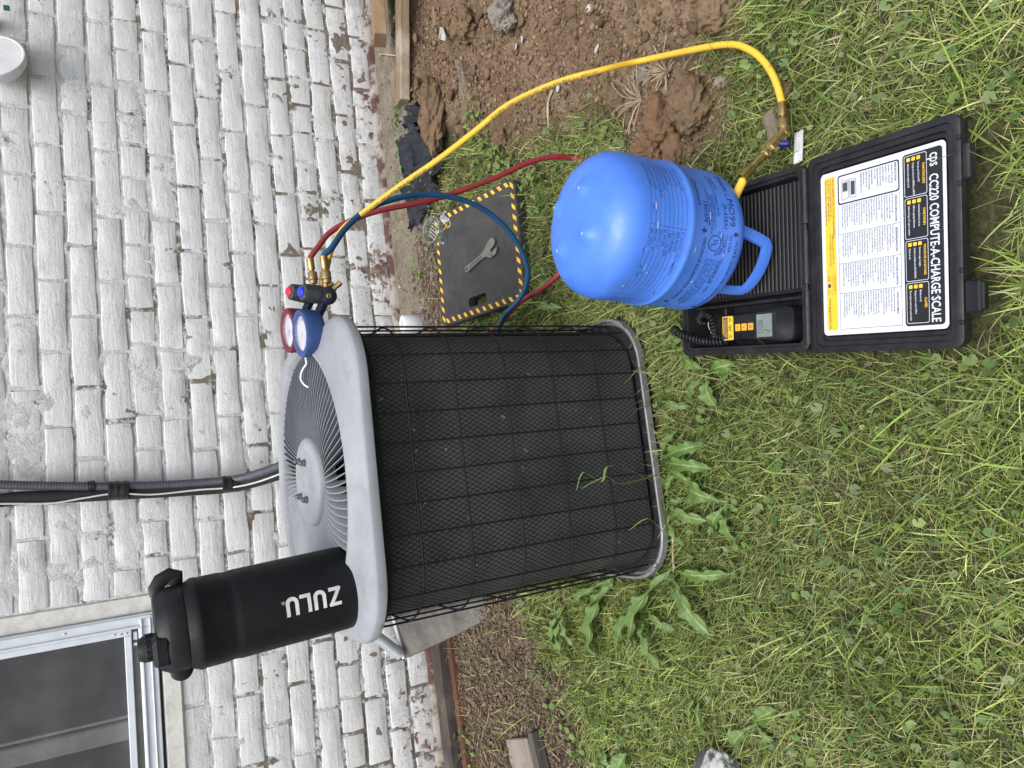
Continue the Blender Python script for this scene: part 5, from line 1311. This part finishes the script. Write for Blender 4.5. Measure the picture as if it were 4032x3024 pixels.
strand('bare_pipe', [(255, 1075, -.035), (400, 1068, -.045), (500, 1058, -.075), (580, 1034, -.15), (640, 1010, -.28)], .0055, 'lamp_white')
strand('cable', [(-200, 1090, -.05), (0, 1088, -.052), (110, 1087, -.055), (180, 1076, -.06), (250, 1066, -.066), (330, 1068, -.066), (430, 1058, -.075), (500, 1053, -.10), (560, 1040, -.17), (640, 1010, -.30)], .0026, 'cable_white', 8)
for (x0, x1, yc, Y, r_) in ((234, 278, 1059, -.047, .0285), (480, 522, 1045, -.082, .0265), (190, 206, 1050, -.052, .0165)):
    a, b = wallP(x0, yc+1, Y), wallP(x1, yc-1, Y); mb = MB()
    d = b-a; P = [a+d*i/8-lb0 for i in range(9)]; mb.tube(P, [r_*(1+.05*math.sin(i*2.3)) for i in range(9)], 16, flat=.92); obj('tape', mb, 'tape_black', lbn, smooth=60)
fx = Vector((-.204, -.072, 1.314)); fn_ = Vector((.30, -.86, .20)).normalized()
lm = thing('wall_lamp', 'round white wall lamp head with a clear hanging tag', 'lamp', fx)
l1 = MB(); l1.lathe([(.030, -.055), (.066, -.040), (.080, -.022), (.0835, -.004), (.084, .002), (.0825, .0045), (.0785, .005), (.0765, .0035), (.05, .0045), (.001, .0055)], 56, (0, 0, 0), fn_); obj('shade', l1, 'lamp_white', lm)
l3 = MB(); l3.tube([p for p in spline([-fn_*.05, -fn_*.065+Vector((.01, .0, .03)), Vector((.06, .055, .06))], 6)], .018, 12); l3.tube(spline([(.105, -.01, .12), (.110, .02, .045), (.14, .058, .005)], 6), .020, 12); obj('arm', l3, 'conduit_grey', lm)
tg = MB(); tq = wallP(72, 68, -.07)-fx; tg.cbox(tq, (.010, .003, .030), .0012, rotm(0, R(-3), 0)); obj('tag', tg, 'clear_plastic', lm)
tg2 = MB(); tg2.tube([tq+Vector((0, 0, .014)), tq+Vector((.0, .0, .03)), Vector((.055, -.035, -.055))], .0009, 5); obj('tag_wire', tg2, 'wire_white', lm)
tl_ = MB(); tl_.cbox(wallP(14, 17, -.03)-fx, (.014, .01, .016), .002); obj('wire_nut', tl_, 'teal', lm)

# ------------------------------------------------------------------ crumbs of soil, mulch
def in_rect(x, y, ox, oy, ang, x0, x1, y0, y1):
    c, s = math.cos(ang), math.sin(ang); u = (x-ox)*c+(y-oy)*s; w = -(x-ox)*s+(y-oy)*c
    return (u > x0) & (u < x1) & (w > y0) & (w < y1)
def blocked(x, y, mar=.0):
    b = (np.maximum(np.abs(x-AC.x), np.abs(y-AC.y)) < .300+mar) & (np.abs(x-AC.x)+np.abs(y-AC.y) < .53+mar)
    b |= in_rect(x, y, HX, HY, CA, -.004-mar, .298+mar, -.262-mar, .296+mar)
    b |= in_rect(x, y, pc.x, pc.y, math.atan2(pex.y, pex.x), -PW/2-mar, PW/2+mar, -PD/2-mar, PD/2+mar)
    b |= in_rect(x, y, wbk.x, wbk.y, R(196), -.01, .5, -.1, .04)
    b |= (np.hypot(x-cp_.x+.01, y-cp_.y) < .065)
    b |= y > -.03
    return b
ico_v = None
import bmesh as _bm
_b = _bm.new(); _bm.ops.create_icosphere(_b, subdivisions=1, radius=1.); ICV = np.array([tuple(v.co) for v in _b.verts]); ICF = np.array([[v.index for v in f.verts] for f in _b.faces]); _b.free()
_b = _bm.new(); _bm.ops.create_icosphere(_b, subdivisions=2, radius=1.); IC2V = np.array([tuple(v.co) for v in _b.verts]); IC2F = np.array([[v.index for v in f.verts] for f in _b.faces]); _b.free()
def crumbs(name, N, region, smin, smax, colA, colB, label, seed, flat=.75, pw_=3., big=False):
    ICV, ICF = (IC2V, IC2F) if big else (globals()['ICV'], globals()['ICF'])
    g = np.random.default_rng(seed); x0, x1, y0, y1, pol, w, sd_ = region
    X = g.uniform(x0, x1, N*3); Y = g.uniform(y0, y1, N*3); k = softpoly(X, Y, pol, w, sd_) > g.random(N*3); k &= ~blocked(X, Y); X, Y = X[k][:N], Y[k][:N]; N = len(X)
    S = smin+(smax-smin)*g.random(N)**pw_
    J = 1+g.uniform(-.42, .42, (N, len(ICV), 1))*(.45 if big else 1)
    if big:
        for _ in range(5):
            d_ = g.normal(size=(N, 1, 3)); d_ /= np.linalg.norm(d_, axis=2, keepdims=True)
            J = J*(1.05-.5*np.clip((ICV[None]*d_).sum(2, keepdims=True)-.3, 0, 1))
    A = g.uniform(0, 6.28, N); sc_ = np.stack([g.uniform(.55, 1.5, N), g.uniform(.6, 1.3, N), flat*g.uniform(.6, 1.1, N)], 1)
    v = ICV[None]*J*sc_[:, None]*S[:, None, None]; c, s = np.cos(A)[:, None], np.sin(A)[:, None]
    Xv = v[..., 0]*c-v[..., 1]*s+X[:, None]; Yv = v[..., 0]*s+v[..., 1]*c+Y[:, None]; Zv = v[..., 2]+(zt(X, Y)+S*.12)[:, None]
    V = np.stack([Xv, Yv, Zv], -1).reshape(-1, 3); F = (ICF[None]+(np.arange(N)*len(ICV))[:, None, None]).reshape(-1, 3)
    me = np_mesh(name, V, F, 3); t = g.random((N, 1)); C = np.array(colA)*(1-t)+np.array(colB)*t; C = C*g.uniform(.7, 1.25, (N, 1)); setcol(me, np.repeat(C, len(ICV), 0))
    me.materials.append(GRAV); o = bpy.data.objects.new(name, me); COL.objects.link(o); tag(o, label, 'soil', kind='stuff')
crumbs('soil_crumbs', 42000, (-1.0, .5, -1.95, -.28, DIRT, .05, 3), .0010, .0075, (.12, .078, .048), (.26, .185, .12), 'loose brown crumbs of soil over the dug patch', 1, pw_=4.)
crumbs('small_clods', 1500, (-1.0, .5, -1.95, -.28, DIRT, .05, 3), .005, .018, (.105, .066, .040), (.175, .118, .072), 'small broken clods scattered over the dug soil', 8, pw_=3.5, big=True)
crumbs('wall_grit', 1800, (-1.9, .4, -.42, -.03, STRIP, .05, 15), .0015, .008, (.13, .10, .075), (.30, .25, .20), 'fine grit on the packed soil along the wall', 2)
def sticks(name, N, region, L0, L1, colA, colB, label, seed, wmin=.0012, wmax=.0042, lift=.006, dens=None):
    g = np.random.default_rng(seed); x0, x1, y0, y1, pol, w, sd_ = region
    X = g.uniform(x0, x1, N*4); Y = g.uniform(y0, y1, N*4); k = softpoly(X, Y, pol, w, sd_) > g.random(N*4); k &= ~blocked(X, Y); X, Y = X[k][:N], Y[k][:N]; N = len(X)
    L = L0+(L1-L0)*g.random(N)**2.2; A = g.normal(1.57, .8, N) if dens is None else g.uniform(0, 6.28, N); T = g.uniform(-.35, .35, N); Wd = g.uniform(wmin, wmax, N); Tk = Wd*g.uniform(.3, .7, N)
    d = np.stack([np.cos(A)*np.cos(T), np.sin(A)*np.cos(T), np.sin(T)], 1); sd2 = np.stack([-np.sin(A), np.cos(A), 0*A], 1); up_ = np.cross(d, sd2)
    c = np.stack([X, Y, zt(X, Y)+g.uniform(0, lift, N)+.002], 1)
    V = []
    for a, b, e in ((-1, -1, -1), (-1, 1, -1), (-1, 1, 1), (-1, -1, 1), (1, -1, -1), (1, 1, -1), (1, 1, 1), (1, -1, 1)):
        tap = .65 if a > 0 else 1.
        V.append(c+d*(a*L/2)[:, None]+sd2*(b*Wd/2*tap)[:, None]+up_*(e*Tk/2)[:, None])
    V = np.stack(V, 1).reshape(-1, 3); q = np.array([(0, 1, 2, 3), (7, 6, 5, 4), (0, 4, 5, 1), (1, 5, 6, 2), (2, 6, 7, 3), (3, 7, 4, 0)])
    F = (q[None]+(np.arange(N)*8)[:, None, None]).reshape(-1, 4); me = np_mesh(name, V, F, 4)
    t = g.random((N, 1)); C = (np.array(colA)*(1-t)+np.array(colB)*t)*g.uniform(.6, 1.3, (N, 1)); setcol(me, np.repeat(C, 8, 0)); me.materials.append(CHIP)
    o = bpy.data.objects.new(name, me); COL.objects.link(o); tag(o, label, 'mulch', kind='stuff')
sticks('bark_mulch', 6500, (-2.75, -1.82, -1.0, -.16, MULCH, .06, 9), .008, .045, (.07, .047, .036), (.31, .23, .165), 'shredded brown bark mulch left of the air conditioner', 3)
PADM = [(-.58, -.36), (-.76, -.28), (-1.2, -.25), (-1.2, -.5), (-.85, -.42), (-.72, -.55), (-.60, -.55)]
sticks('wood_litter', 1500, (-1.2, -.5, -.6, -.2, PADM, .05, 19), .006, .038, (.07, .045, .032), (.30, .21, .14), 'small wood chips and litter round the kneeling pad', 4, dens=1)

# ------------------------------------------------------------------ lawn: blades and ground ivy
def lawn_mask(x, y):
    d = softpoly(x, y, DIRT, .05); mu = softpoly(x, y, MULCH, .05, 9); s = softpoly(x, y, STRIP, .04, 15)
    k = 1-np.clip(d*1.08, 0, 1); k = k*(1-.84*mu)*(1-.965*s)
    return np.clip(k, 0.0, 1)
def blades(name, N, box, l0, l1, w0, w1, lean0, lean1, seed, label, pal, densf=None, mar=.004):
    g = np.random.default_rng(seed); x0, x1, y0, y1 = box
    X = g.uniform(x0, x1, N); Y = g.uniform(y0, y1, N); p = lawn_mask(X, Y)
    if densf is not None: p = p*densf(X, Y)
    k = (p > g.random(N)) & ~blocked(X, Y, mar); X, Y = X[k], Y[k]; N = len(X)
    L = l0+(l1-l0)*g.random(N)**1.6; Wd = w0+(w1-w0)*g.random(N)**1.5; A = g.uniform(0, 6.283, N)+fbm(X, Y, 3, 2, 5)*5; th0 = g.uniform(lean0, lean1, N); th1 = g.uniform(.1, 1.25, N)
    tw = g.uniform(-.7, .7, N); nl = 5; ts = np.linspace(0, 1, nl); px = np.zeros(N); pz = np.zeros(N); rows = []; prev = 0
    for i, t in enumerate(ts):
        if i: 
            th = np.minimum(th0+th1*(t-.12), 1.62); dl = L*(t-prev); px = px+np.sin(th)*dl; pz = pz+np.cos(th)*dl; prev = t
        wv = Wd*(1-t**2.2*.93)*.5; yw = tw*t
        sx_, sy_ = -np.sin(A+yw), np.cos(A+yw)
        bx_, by_ = X+np.cos(A)*px, Y+np.sin(A)*px
        rows.append((bx_, by_, pz, sx_*wv, sy_*wv))
    base = zt(X, Y)-.003
    V = np.zeros((N, nl*2, 3))
    for i, (bx_, by_, pz_, sx_, sy_) in enumerate(rows):
        z = base+np.maximum(pz_, .0015)
        V[:, 2*i, 0] = bx_+sx_; V[:, 2*i, 1] = by_+sy_; V[:, 2*i, 2] = z; V[:, 2*i+1, 0] = bx_-sx_; V[:, 2*i+1, 1] = by_-sy_; V[:, 2*i+1, 2] = z+.0004
    q = np.array([(2*i, 2*i+1, 2*i+3, 2*i+2) for i in range(nl-1)]); F = (q[None]+(np.arange(N)*nl*2)[:, None, None]).reshape(-1, 4)
    me = np_mesh(name, V.reshape(-1, 3), F, 4)
    pal = np.array(pal); idx = np.clip((g.random(N)*.75+.5*(fbm(X, Y, 4, 3, 12)+.5)-.12), 0, .999)*len(pal); C = pal[idx.astype(int)]*np.clip(np.exp(g.normal(.06, .38, (N, 1))), .4, 2.1)*(1+.9*fbm(X, Y, 2.2, 3, 77))[:, None]
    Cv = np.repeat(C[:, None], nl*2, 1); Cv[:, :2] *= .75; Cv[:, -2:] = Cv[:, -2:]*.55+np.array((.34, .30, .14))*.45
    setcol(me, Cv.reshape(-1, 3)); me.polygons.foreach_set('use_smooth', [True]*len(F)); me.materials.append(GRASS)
    o = bpy.data.objects.new(name, me); COL.objects.link(o); tag(o, label, 'grass', kind='stuff'); return N
PAL = [(.105, .165, .028), (.14, .205, .038), (.19, .26, .052), (.235, .305, .070), (.18, .245, .082), (.27, .335, .10), (.33, .36, .135), (.42, .40, .20), (.50, .45, .27)]
BOX = (-2.62, -.55, -2.14, -.04)
nb = blades('lawn_grass', 175000, BOX, .014, .066, .0008, .0025, .30, 1.35, 21, 'short mown lawn grass with dry clippings', PAL)
nb += blades('long_grass', 15000, BOX, .05, .115, .0016, .0038, .3, 1.15, 22, 'longer uncut grass blades scattered over the lawn', PAL[:7], lambda x, y: .30+1.2*np.clip(1-np.abs(np.maximum(np.abs(x-AC.x), np.abs(y-AC.y))-.36)/.10, 0, 1)+.5*np.clip((-1.72-y)/.25, 0, 1))
nb += blades('dry_clippings', 27000, BOX, .012, .055, .0008, .0020, 1.15, 1.55, 23, 'pale dry grass clippings lying on the lawn', [(.36, .31, .17), (.30, .27, .13), (.42, .36, .22), (.24, .235, .10), (.20, .16, .09)], lambda x, y: .45+1.1*np.clip(fbm(x, y, 3.2, 3, 33)+.28, 0, 1))
nb += blades('lawn_margin', 42000, (-3.35, -2.62, -2.3, -.6), .016, .072, .0013, .0036, .35, 1.35, 24, 'lawn grass beyond the left picture edge', PAL)
nb += blades('lawn_margin', 20000, (-.55, .35, -2.3, -1.5), .016, .072, .0013, .0036, .35, 1.35, 25, 'lawn grass beyond the right picture edge', PAL)
def ivy(name, N, box, r0, r1, seed, label, densf, hmax=.03):
    g = np.random.default_rng(seed); x0, x1, y0, y1 = box
    X = g.uniform(x0, x1, N); Y = g.uniform(y0, y1, N); k = (lawn_mask(X, Y)*densf(X, Y) > g.random(N)) & ~blocked(X, Y, .002); X, Y = X[k], Y[k]; N = len(X)
    S = r0+(r1-r0)*g.random(N)**1.5; A = g.uniform(0, 6.283, N); m1 = 14
    ang = np.linspace(-2.85, 2.85, m1); lob = 1+.13*np.cos(ang*5.2)
    nrm_t = g.uniform(-.8, .8, (N, 2)); Z = zt(X, Y)+g.uniform(.004, hmax, N)
    V = np.zeros((N, m1+2, 3)); u = np.concatenate([[0], lob*np.cos(ang), [ -.25]]); w = np.concatenate([[0], lob*np.sin(ang), [0]]); cup = np.concatenate([[0], .22+.06*np.cos(ang*5.2), [.02]])
    c, s = np.cos(A)[:, None], np.sin(A)[:, None]; U = u*S[:, None]; Wv = w*S[:, None]
    dx, dy = U*c-Wv*s, U*s+Wv*c
    V[..., 0] = X[:, None]+dx; V[..., 1] = Y[:, None]+dy; V[..., 2] = Z[:, None]+dx*nrm_t[:, :1]+dy*nrm_t[:, 1:]+cup*S[:, None]*g.uniform(-1.0, 2.4, (N, 1))
    q = np.array([(0, i, i+1) for i in range(1, m1)]); F = (q[None]+(np.arange(N)*(m1+2))[:, None, None]).reshape(-1, 3); me = np_mesh(name, V.reshape(-1, 3), F, 3)
    pal = np.array([(.075, .145, .035), (.10, .175, .045), (.13, .20, .065), (.16, .215, .085), (.18, .25, .065), (.17, .22, .09), (.20, .215, .11)]); idx = (np.clip(g.random(N)*.8+.5*fbm(X, Y, 4, 3, 55)+.1, 0, .999)*len(pal)).astype(int)
    C = pal[idx]*g.uniform(.75, 1.25, (N, 1)); Cv = np.repeat(C[:, None], m1+2, 1); Cv[:, 0] *= .85; setcol(me, Cv.reshape(-1, 3)); me.polygons.foreach_set('use_smooth', [True]*len(F)); me.materials.append(IVY)
    o = bpy.data.objects.new(name, me); COL.objects.link(o); tag(o, label, 'weeds', kind='stuff'); return N
nI = ivy('ground_ivy', 13500, BOX, .0030, .0085, 31, 'low scalloped ground ivy leaves among the grass', lambda x, y: np.clip(.35+1.5*fbm(x, y, 3.5, 3, 66)+.25*np.clip((x+1.25)/.3, 0, 1), .03, 1))
# clover patches beyond the lawn's edge (by the cloth, in the dirt, on the mulch)
def patch(name, spots, label, seed, per=70, rad=.05, r0=.0035, r1=.009):
    g = np.random.default_rng(seed); V = []; F = []; C = []; o = 0; m1 = 9; ang = np.linspace(0, 6.283, m1+1)[:-1]
    for (x, y) in spots:
        p = onground(x, y, 0)
        for _ in range(per):
            xx, yy = p.x+g.normal(0, rad*.5), p.y+g.normal(0, rad*.5)
            if yy > -.03 or bool(blocked(np.array([xx]), np.array([yy]))[0]): continue
            s = g.uniform(r0, r1); z = zt1(xx, yy)+g.uniform(.004, .026); tx2, ty2 = g.uniform(-.6, .6, 2); a0 = g.uniform(0, 6.28)
            q = [(0, 0, 0)]+[(s*(1+.15*math.cos(a*3))*math.cos(a+a0), s*(1+.15*math.cos(a*3))*math.sin(a+a0), s*.2) for a in ang]
            V += [(xx+a, yy+b, z+c+a*tx2+b*ty2) for a, b, c in q]; F += [(o, o+1+k, o+1+(k+1) % m1) for k in range(m1)]; o += m1+1
            cc = np.array((.10, .18, .045))*(1-(t := g.random()))+np.array((.20, .28, .08))*t; C += [cc*.85]+[cc]*m1
    me = np_mesh(name, np.array(V), np.array(F), 3); setcol(me, np.array(C)); me.materials.append(IVY); ob = bpy.data.objects.new(name, me); COL.objects.link(ob); tag(ob, label, 'weeds', kind='stuff')
patch('clover_patch', [(870, 400), (880, 330), (1050, 300), (1075, 340), (1030, 260), (1110, 360), (915, 400), (860, 250), (1130, 420), (1150, 395)], 'small green clover patch by the cloth and dirt edge', 5, 28)
patch('seedlings', [(960, 560), (905, 600), (1020, 1600), (940, 1655), (1180, 1450), (1220, 1540), (1260, 1620), (870, 300)], 'scattered seedlings on bare soil and mulch', 6, 22, .05)

# ------------------------------------------------------------------ broad-leaved weeds
def weed_leaf(L, w, teeth, curl, seed, stem=.25):
    r_ = random.Random(seed); n, k = 22, 6; V = []; F = []; UV = []
    for i in range(n+1):
        t = i/n
        if t < stem: hw = .0022+.004*(t/stem)**3
        else:
            u = (t-stem)/(1-stem); hw = w/2*(math.sin(math.pi*min(1, u*.92+.06))**.75)*(.55+.45*u)
            hw *= 1-teeth*.55*((u*5.5) % 1.0)*(1 if u < .86 else .3)
            hw = max(hw, .0012 if i < n else .0003)
        ang = curl*t*t; x = L*t*math.cos(ang*.5); z = .012*math.sin(math.pi*t)+L*.30*math.sin(min(t*1.6, 1.57))*.5-ang*L*t*.22
        for j in range(k+1):
            s = j/k*2-1; V.append((x-abs(s)*hw*.25*teeth, s*hw, z+abs(s)*hw*.45+.0038*math.sin(t*24+s*2.2)*(abs(s)))); UV.append((j/k, t))
    for i in range(n):
        for j in range(k): F.append((i*(k+1)+j, i*(k+1)+j+1, (i+1)*(k+1)+j+1, (i+1)*(k+1)+j))
    me = bpy.data.meshes.new('leaf'); me.from_pydata(V, [], F); uv = me.uv_layers.new(name='UVMap')
    for lp_ in me.loops: uv.data[lp_.index].uv = UV[lp_.vertex_index]
    me.materials.append(LEAF); me.polygons.foreach_set('use_smooth', [True]*len(F)); return me
LF = [weed_leaf(.135, .036, 1., .6, 1), weed_leaf(.11, .030, 1., .9, 2), weed_leaf(.12, .040, .8, .4, 3), weed_leaf(.085, .042, .15, .5, 4, .3), weed_leaf(.10, .048, .12, .7, 5, .25)]
def weed(name, label, x, y, leaves, group=None):
    p = onground(x, y, .0); t = thing(name, label, 'weed', p)
    for (ix, tx, ty, sc_) in leaves:
        q = onground(tx, ty, .0); d = q-p; o = bpy.data.objects.new('leaf', LF[ix]); COL.objects.link(o); o.parent = t
        L = max(.03, math.hypot(d.x, d.y)); s = L/LF[ix].vertices[22*7+3].co.x if False else L/(.135, .11, .12, .085, .10)[ix]*1.02
        o.location = (0, 0, .008); o.rotation_euler = (rb.uniform(-.25, .25), rb.uniform(-.12, .08), math.atan2(d.y, d.x)); o.scale = (s, s*sc_*1.08, s)
weed('dandelion', 'dandelion with one broad bright leaf at the front left corner of the unit', 1462, 1222, [(0, 1385, 1402, 1.0), (2, 1560, 1365, .9), (1, 1520, 1290, .9), (1, 1590, 1240, .8)])
weed('dandelion', 'dandelion with pointed leaves in the grass left of the unit', 1335, 1245, [(2, 1300, 1420, 1.0), (1, 1280, 1350, .8), (0, 1235, 1310, .7)])
weed('dandelion', 'dandelion with curled pale leaves at the front of the unit', 1440, 1000, [(1, 1545, 955, 1.0), (1, 1560, 1010, .9), (2, 1480, 930, .9), (0, 1520, 1050, .8)])
weed('plantain', 'broad-leaved plantain in the grass in front of the unit', 1580, 1085, [(3, 1500, 1050, 1.1), (4, 1600, 1170, 1.0), (4, 1545, 1140, 1.0), (3, 1600, 1100, 1.)])
weed('dock', 'large-leaved dock plant between the unit and the open case', 1540, 800, [(4, 1480, 760, 1.1), (4, 1560, 880, 1.2), (2, 1500, 860, 1.0), (4, 1595, 785, 1.0)])
weed('dandelion', 'leafy dandelion beside the red hose right of the unit', 1165, 660, [(0, 1205, 600, 1.0), (2, 1140, 610, 1.1), (1, 1195, 650, 1.), (0, 1240, 665, .8), (2, 1120, 640, 1.)])
weed('plantain', 'pair of green leaves near the left mulch edge', 1345, 1680, [(3, 1300, 1640, 1.), (3, 1370, 1620, 1.), (4, 1300, 1600, .8)])
weed('dandelion', 'narrow-leaved dandelion lying in the left lawn', 1520, 1480, [(0, 1535, 1590, .55), (1, 1500, 1560, .6)])
weed('dandelion', 'dandelion hugging the base pan at the middle of the unit front', 1450, 1080, [(1, 1500, 1075, 1.), (0, 1490, 1180, .9), (2, 1545, 1120, .9), (1, 1475, 1010, .8)])
weed('plantain', 'small plantain beside the case corner facing the unit', 1500, 720, [(3, 1470, 700, 1.), (3, 1500, 770, 1.1), (4, 1455, 740, .9)])
weed('dandelion', 'bright young dandelion near the right front corner of the unit', 1435, 860, [(1, 1475, 835, .9), (1, 1500, 880, 1.), (2, 1470, 910, .8)])
weed('dandelion', 'dandelion with drooping leaves near the back left of the cage', 1225, 1300, [(0, 1200, 1400, .9), (2, 1260, 1390, .9), (1, 1240, 1440, .7)])
weed('dock', 'wide-leaved dock low in the left lawn corner', 1640, 1560, [(4, 1600, 1610, 1.), (4, 1680, 1600, 1.), (3, 1690, 1530, 1.)])
weed('dandelion', 'tall leafy dandelion halfway between the unit and the picture bottom', 1400, 1300, [(0, 1470, 1360, 1.1), (2, 1450, 1440, 1.), (1, 1380, 1330, 1.), (2, 1350, 1390, 1.)])
# a few stray blades in front of the cage
for k, pts in enumerate(([(1345, 1045, 1.205), (1310, 1030, 1.20), (1255, 1055, 1.215)], [(1325, 1005, 1.215), (1300, 1040, 1.21), (1260, 1020, 1.22), (1245, 1060, 1.23)], [(1440, 1150, 1.19), (1400, 1120, 1.19), (1360, 1145, 1.2)])):
    P = [P3(*p) for p in pts]; r0 = onground(1440-k*6, 1020+k*30, 0); P = spline([r0]+P, 6); V = []
    for i, p in enumerate(P): w = .0016*(1-(i/len(P))**2)+.0002; V += [p-r0+rgt*w*.3+upv*w, p-r0-rgt*w*.3-upv*w]
    n = len(P); q = [(2*i, 2*i+1, 2*i+3, 2*i+2) for i in range(n-1)]; me = np_mesh('grass_blade', np.array([tuple(v) for v in V]), np.array(q), 4); setcol(me, np.tile((.17, .25, .06), (len(V), 1))); me.materials.append(GRASS)
    o = bpy.data.objects.new('grass_blade', me); COL.objects.link(o); o.location = r0; tag(o, ('shortest green blade crossing the cage front', 'forked green blade climbing highest on the cage front', 'green blade at the foot of the cage front')[k], 'grass blade', 'blades against the cage')
print('blades', nb, 'ivy', nI, 'objects', len(bpy.data.objects))
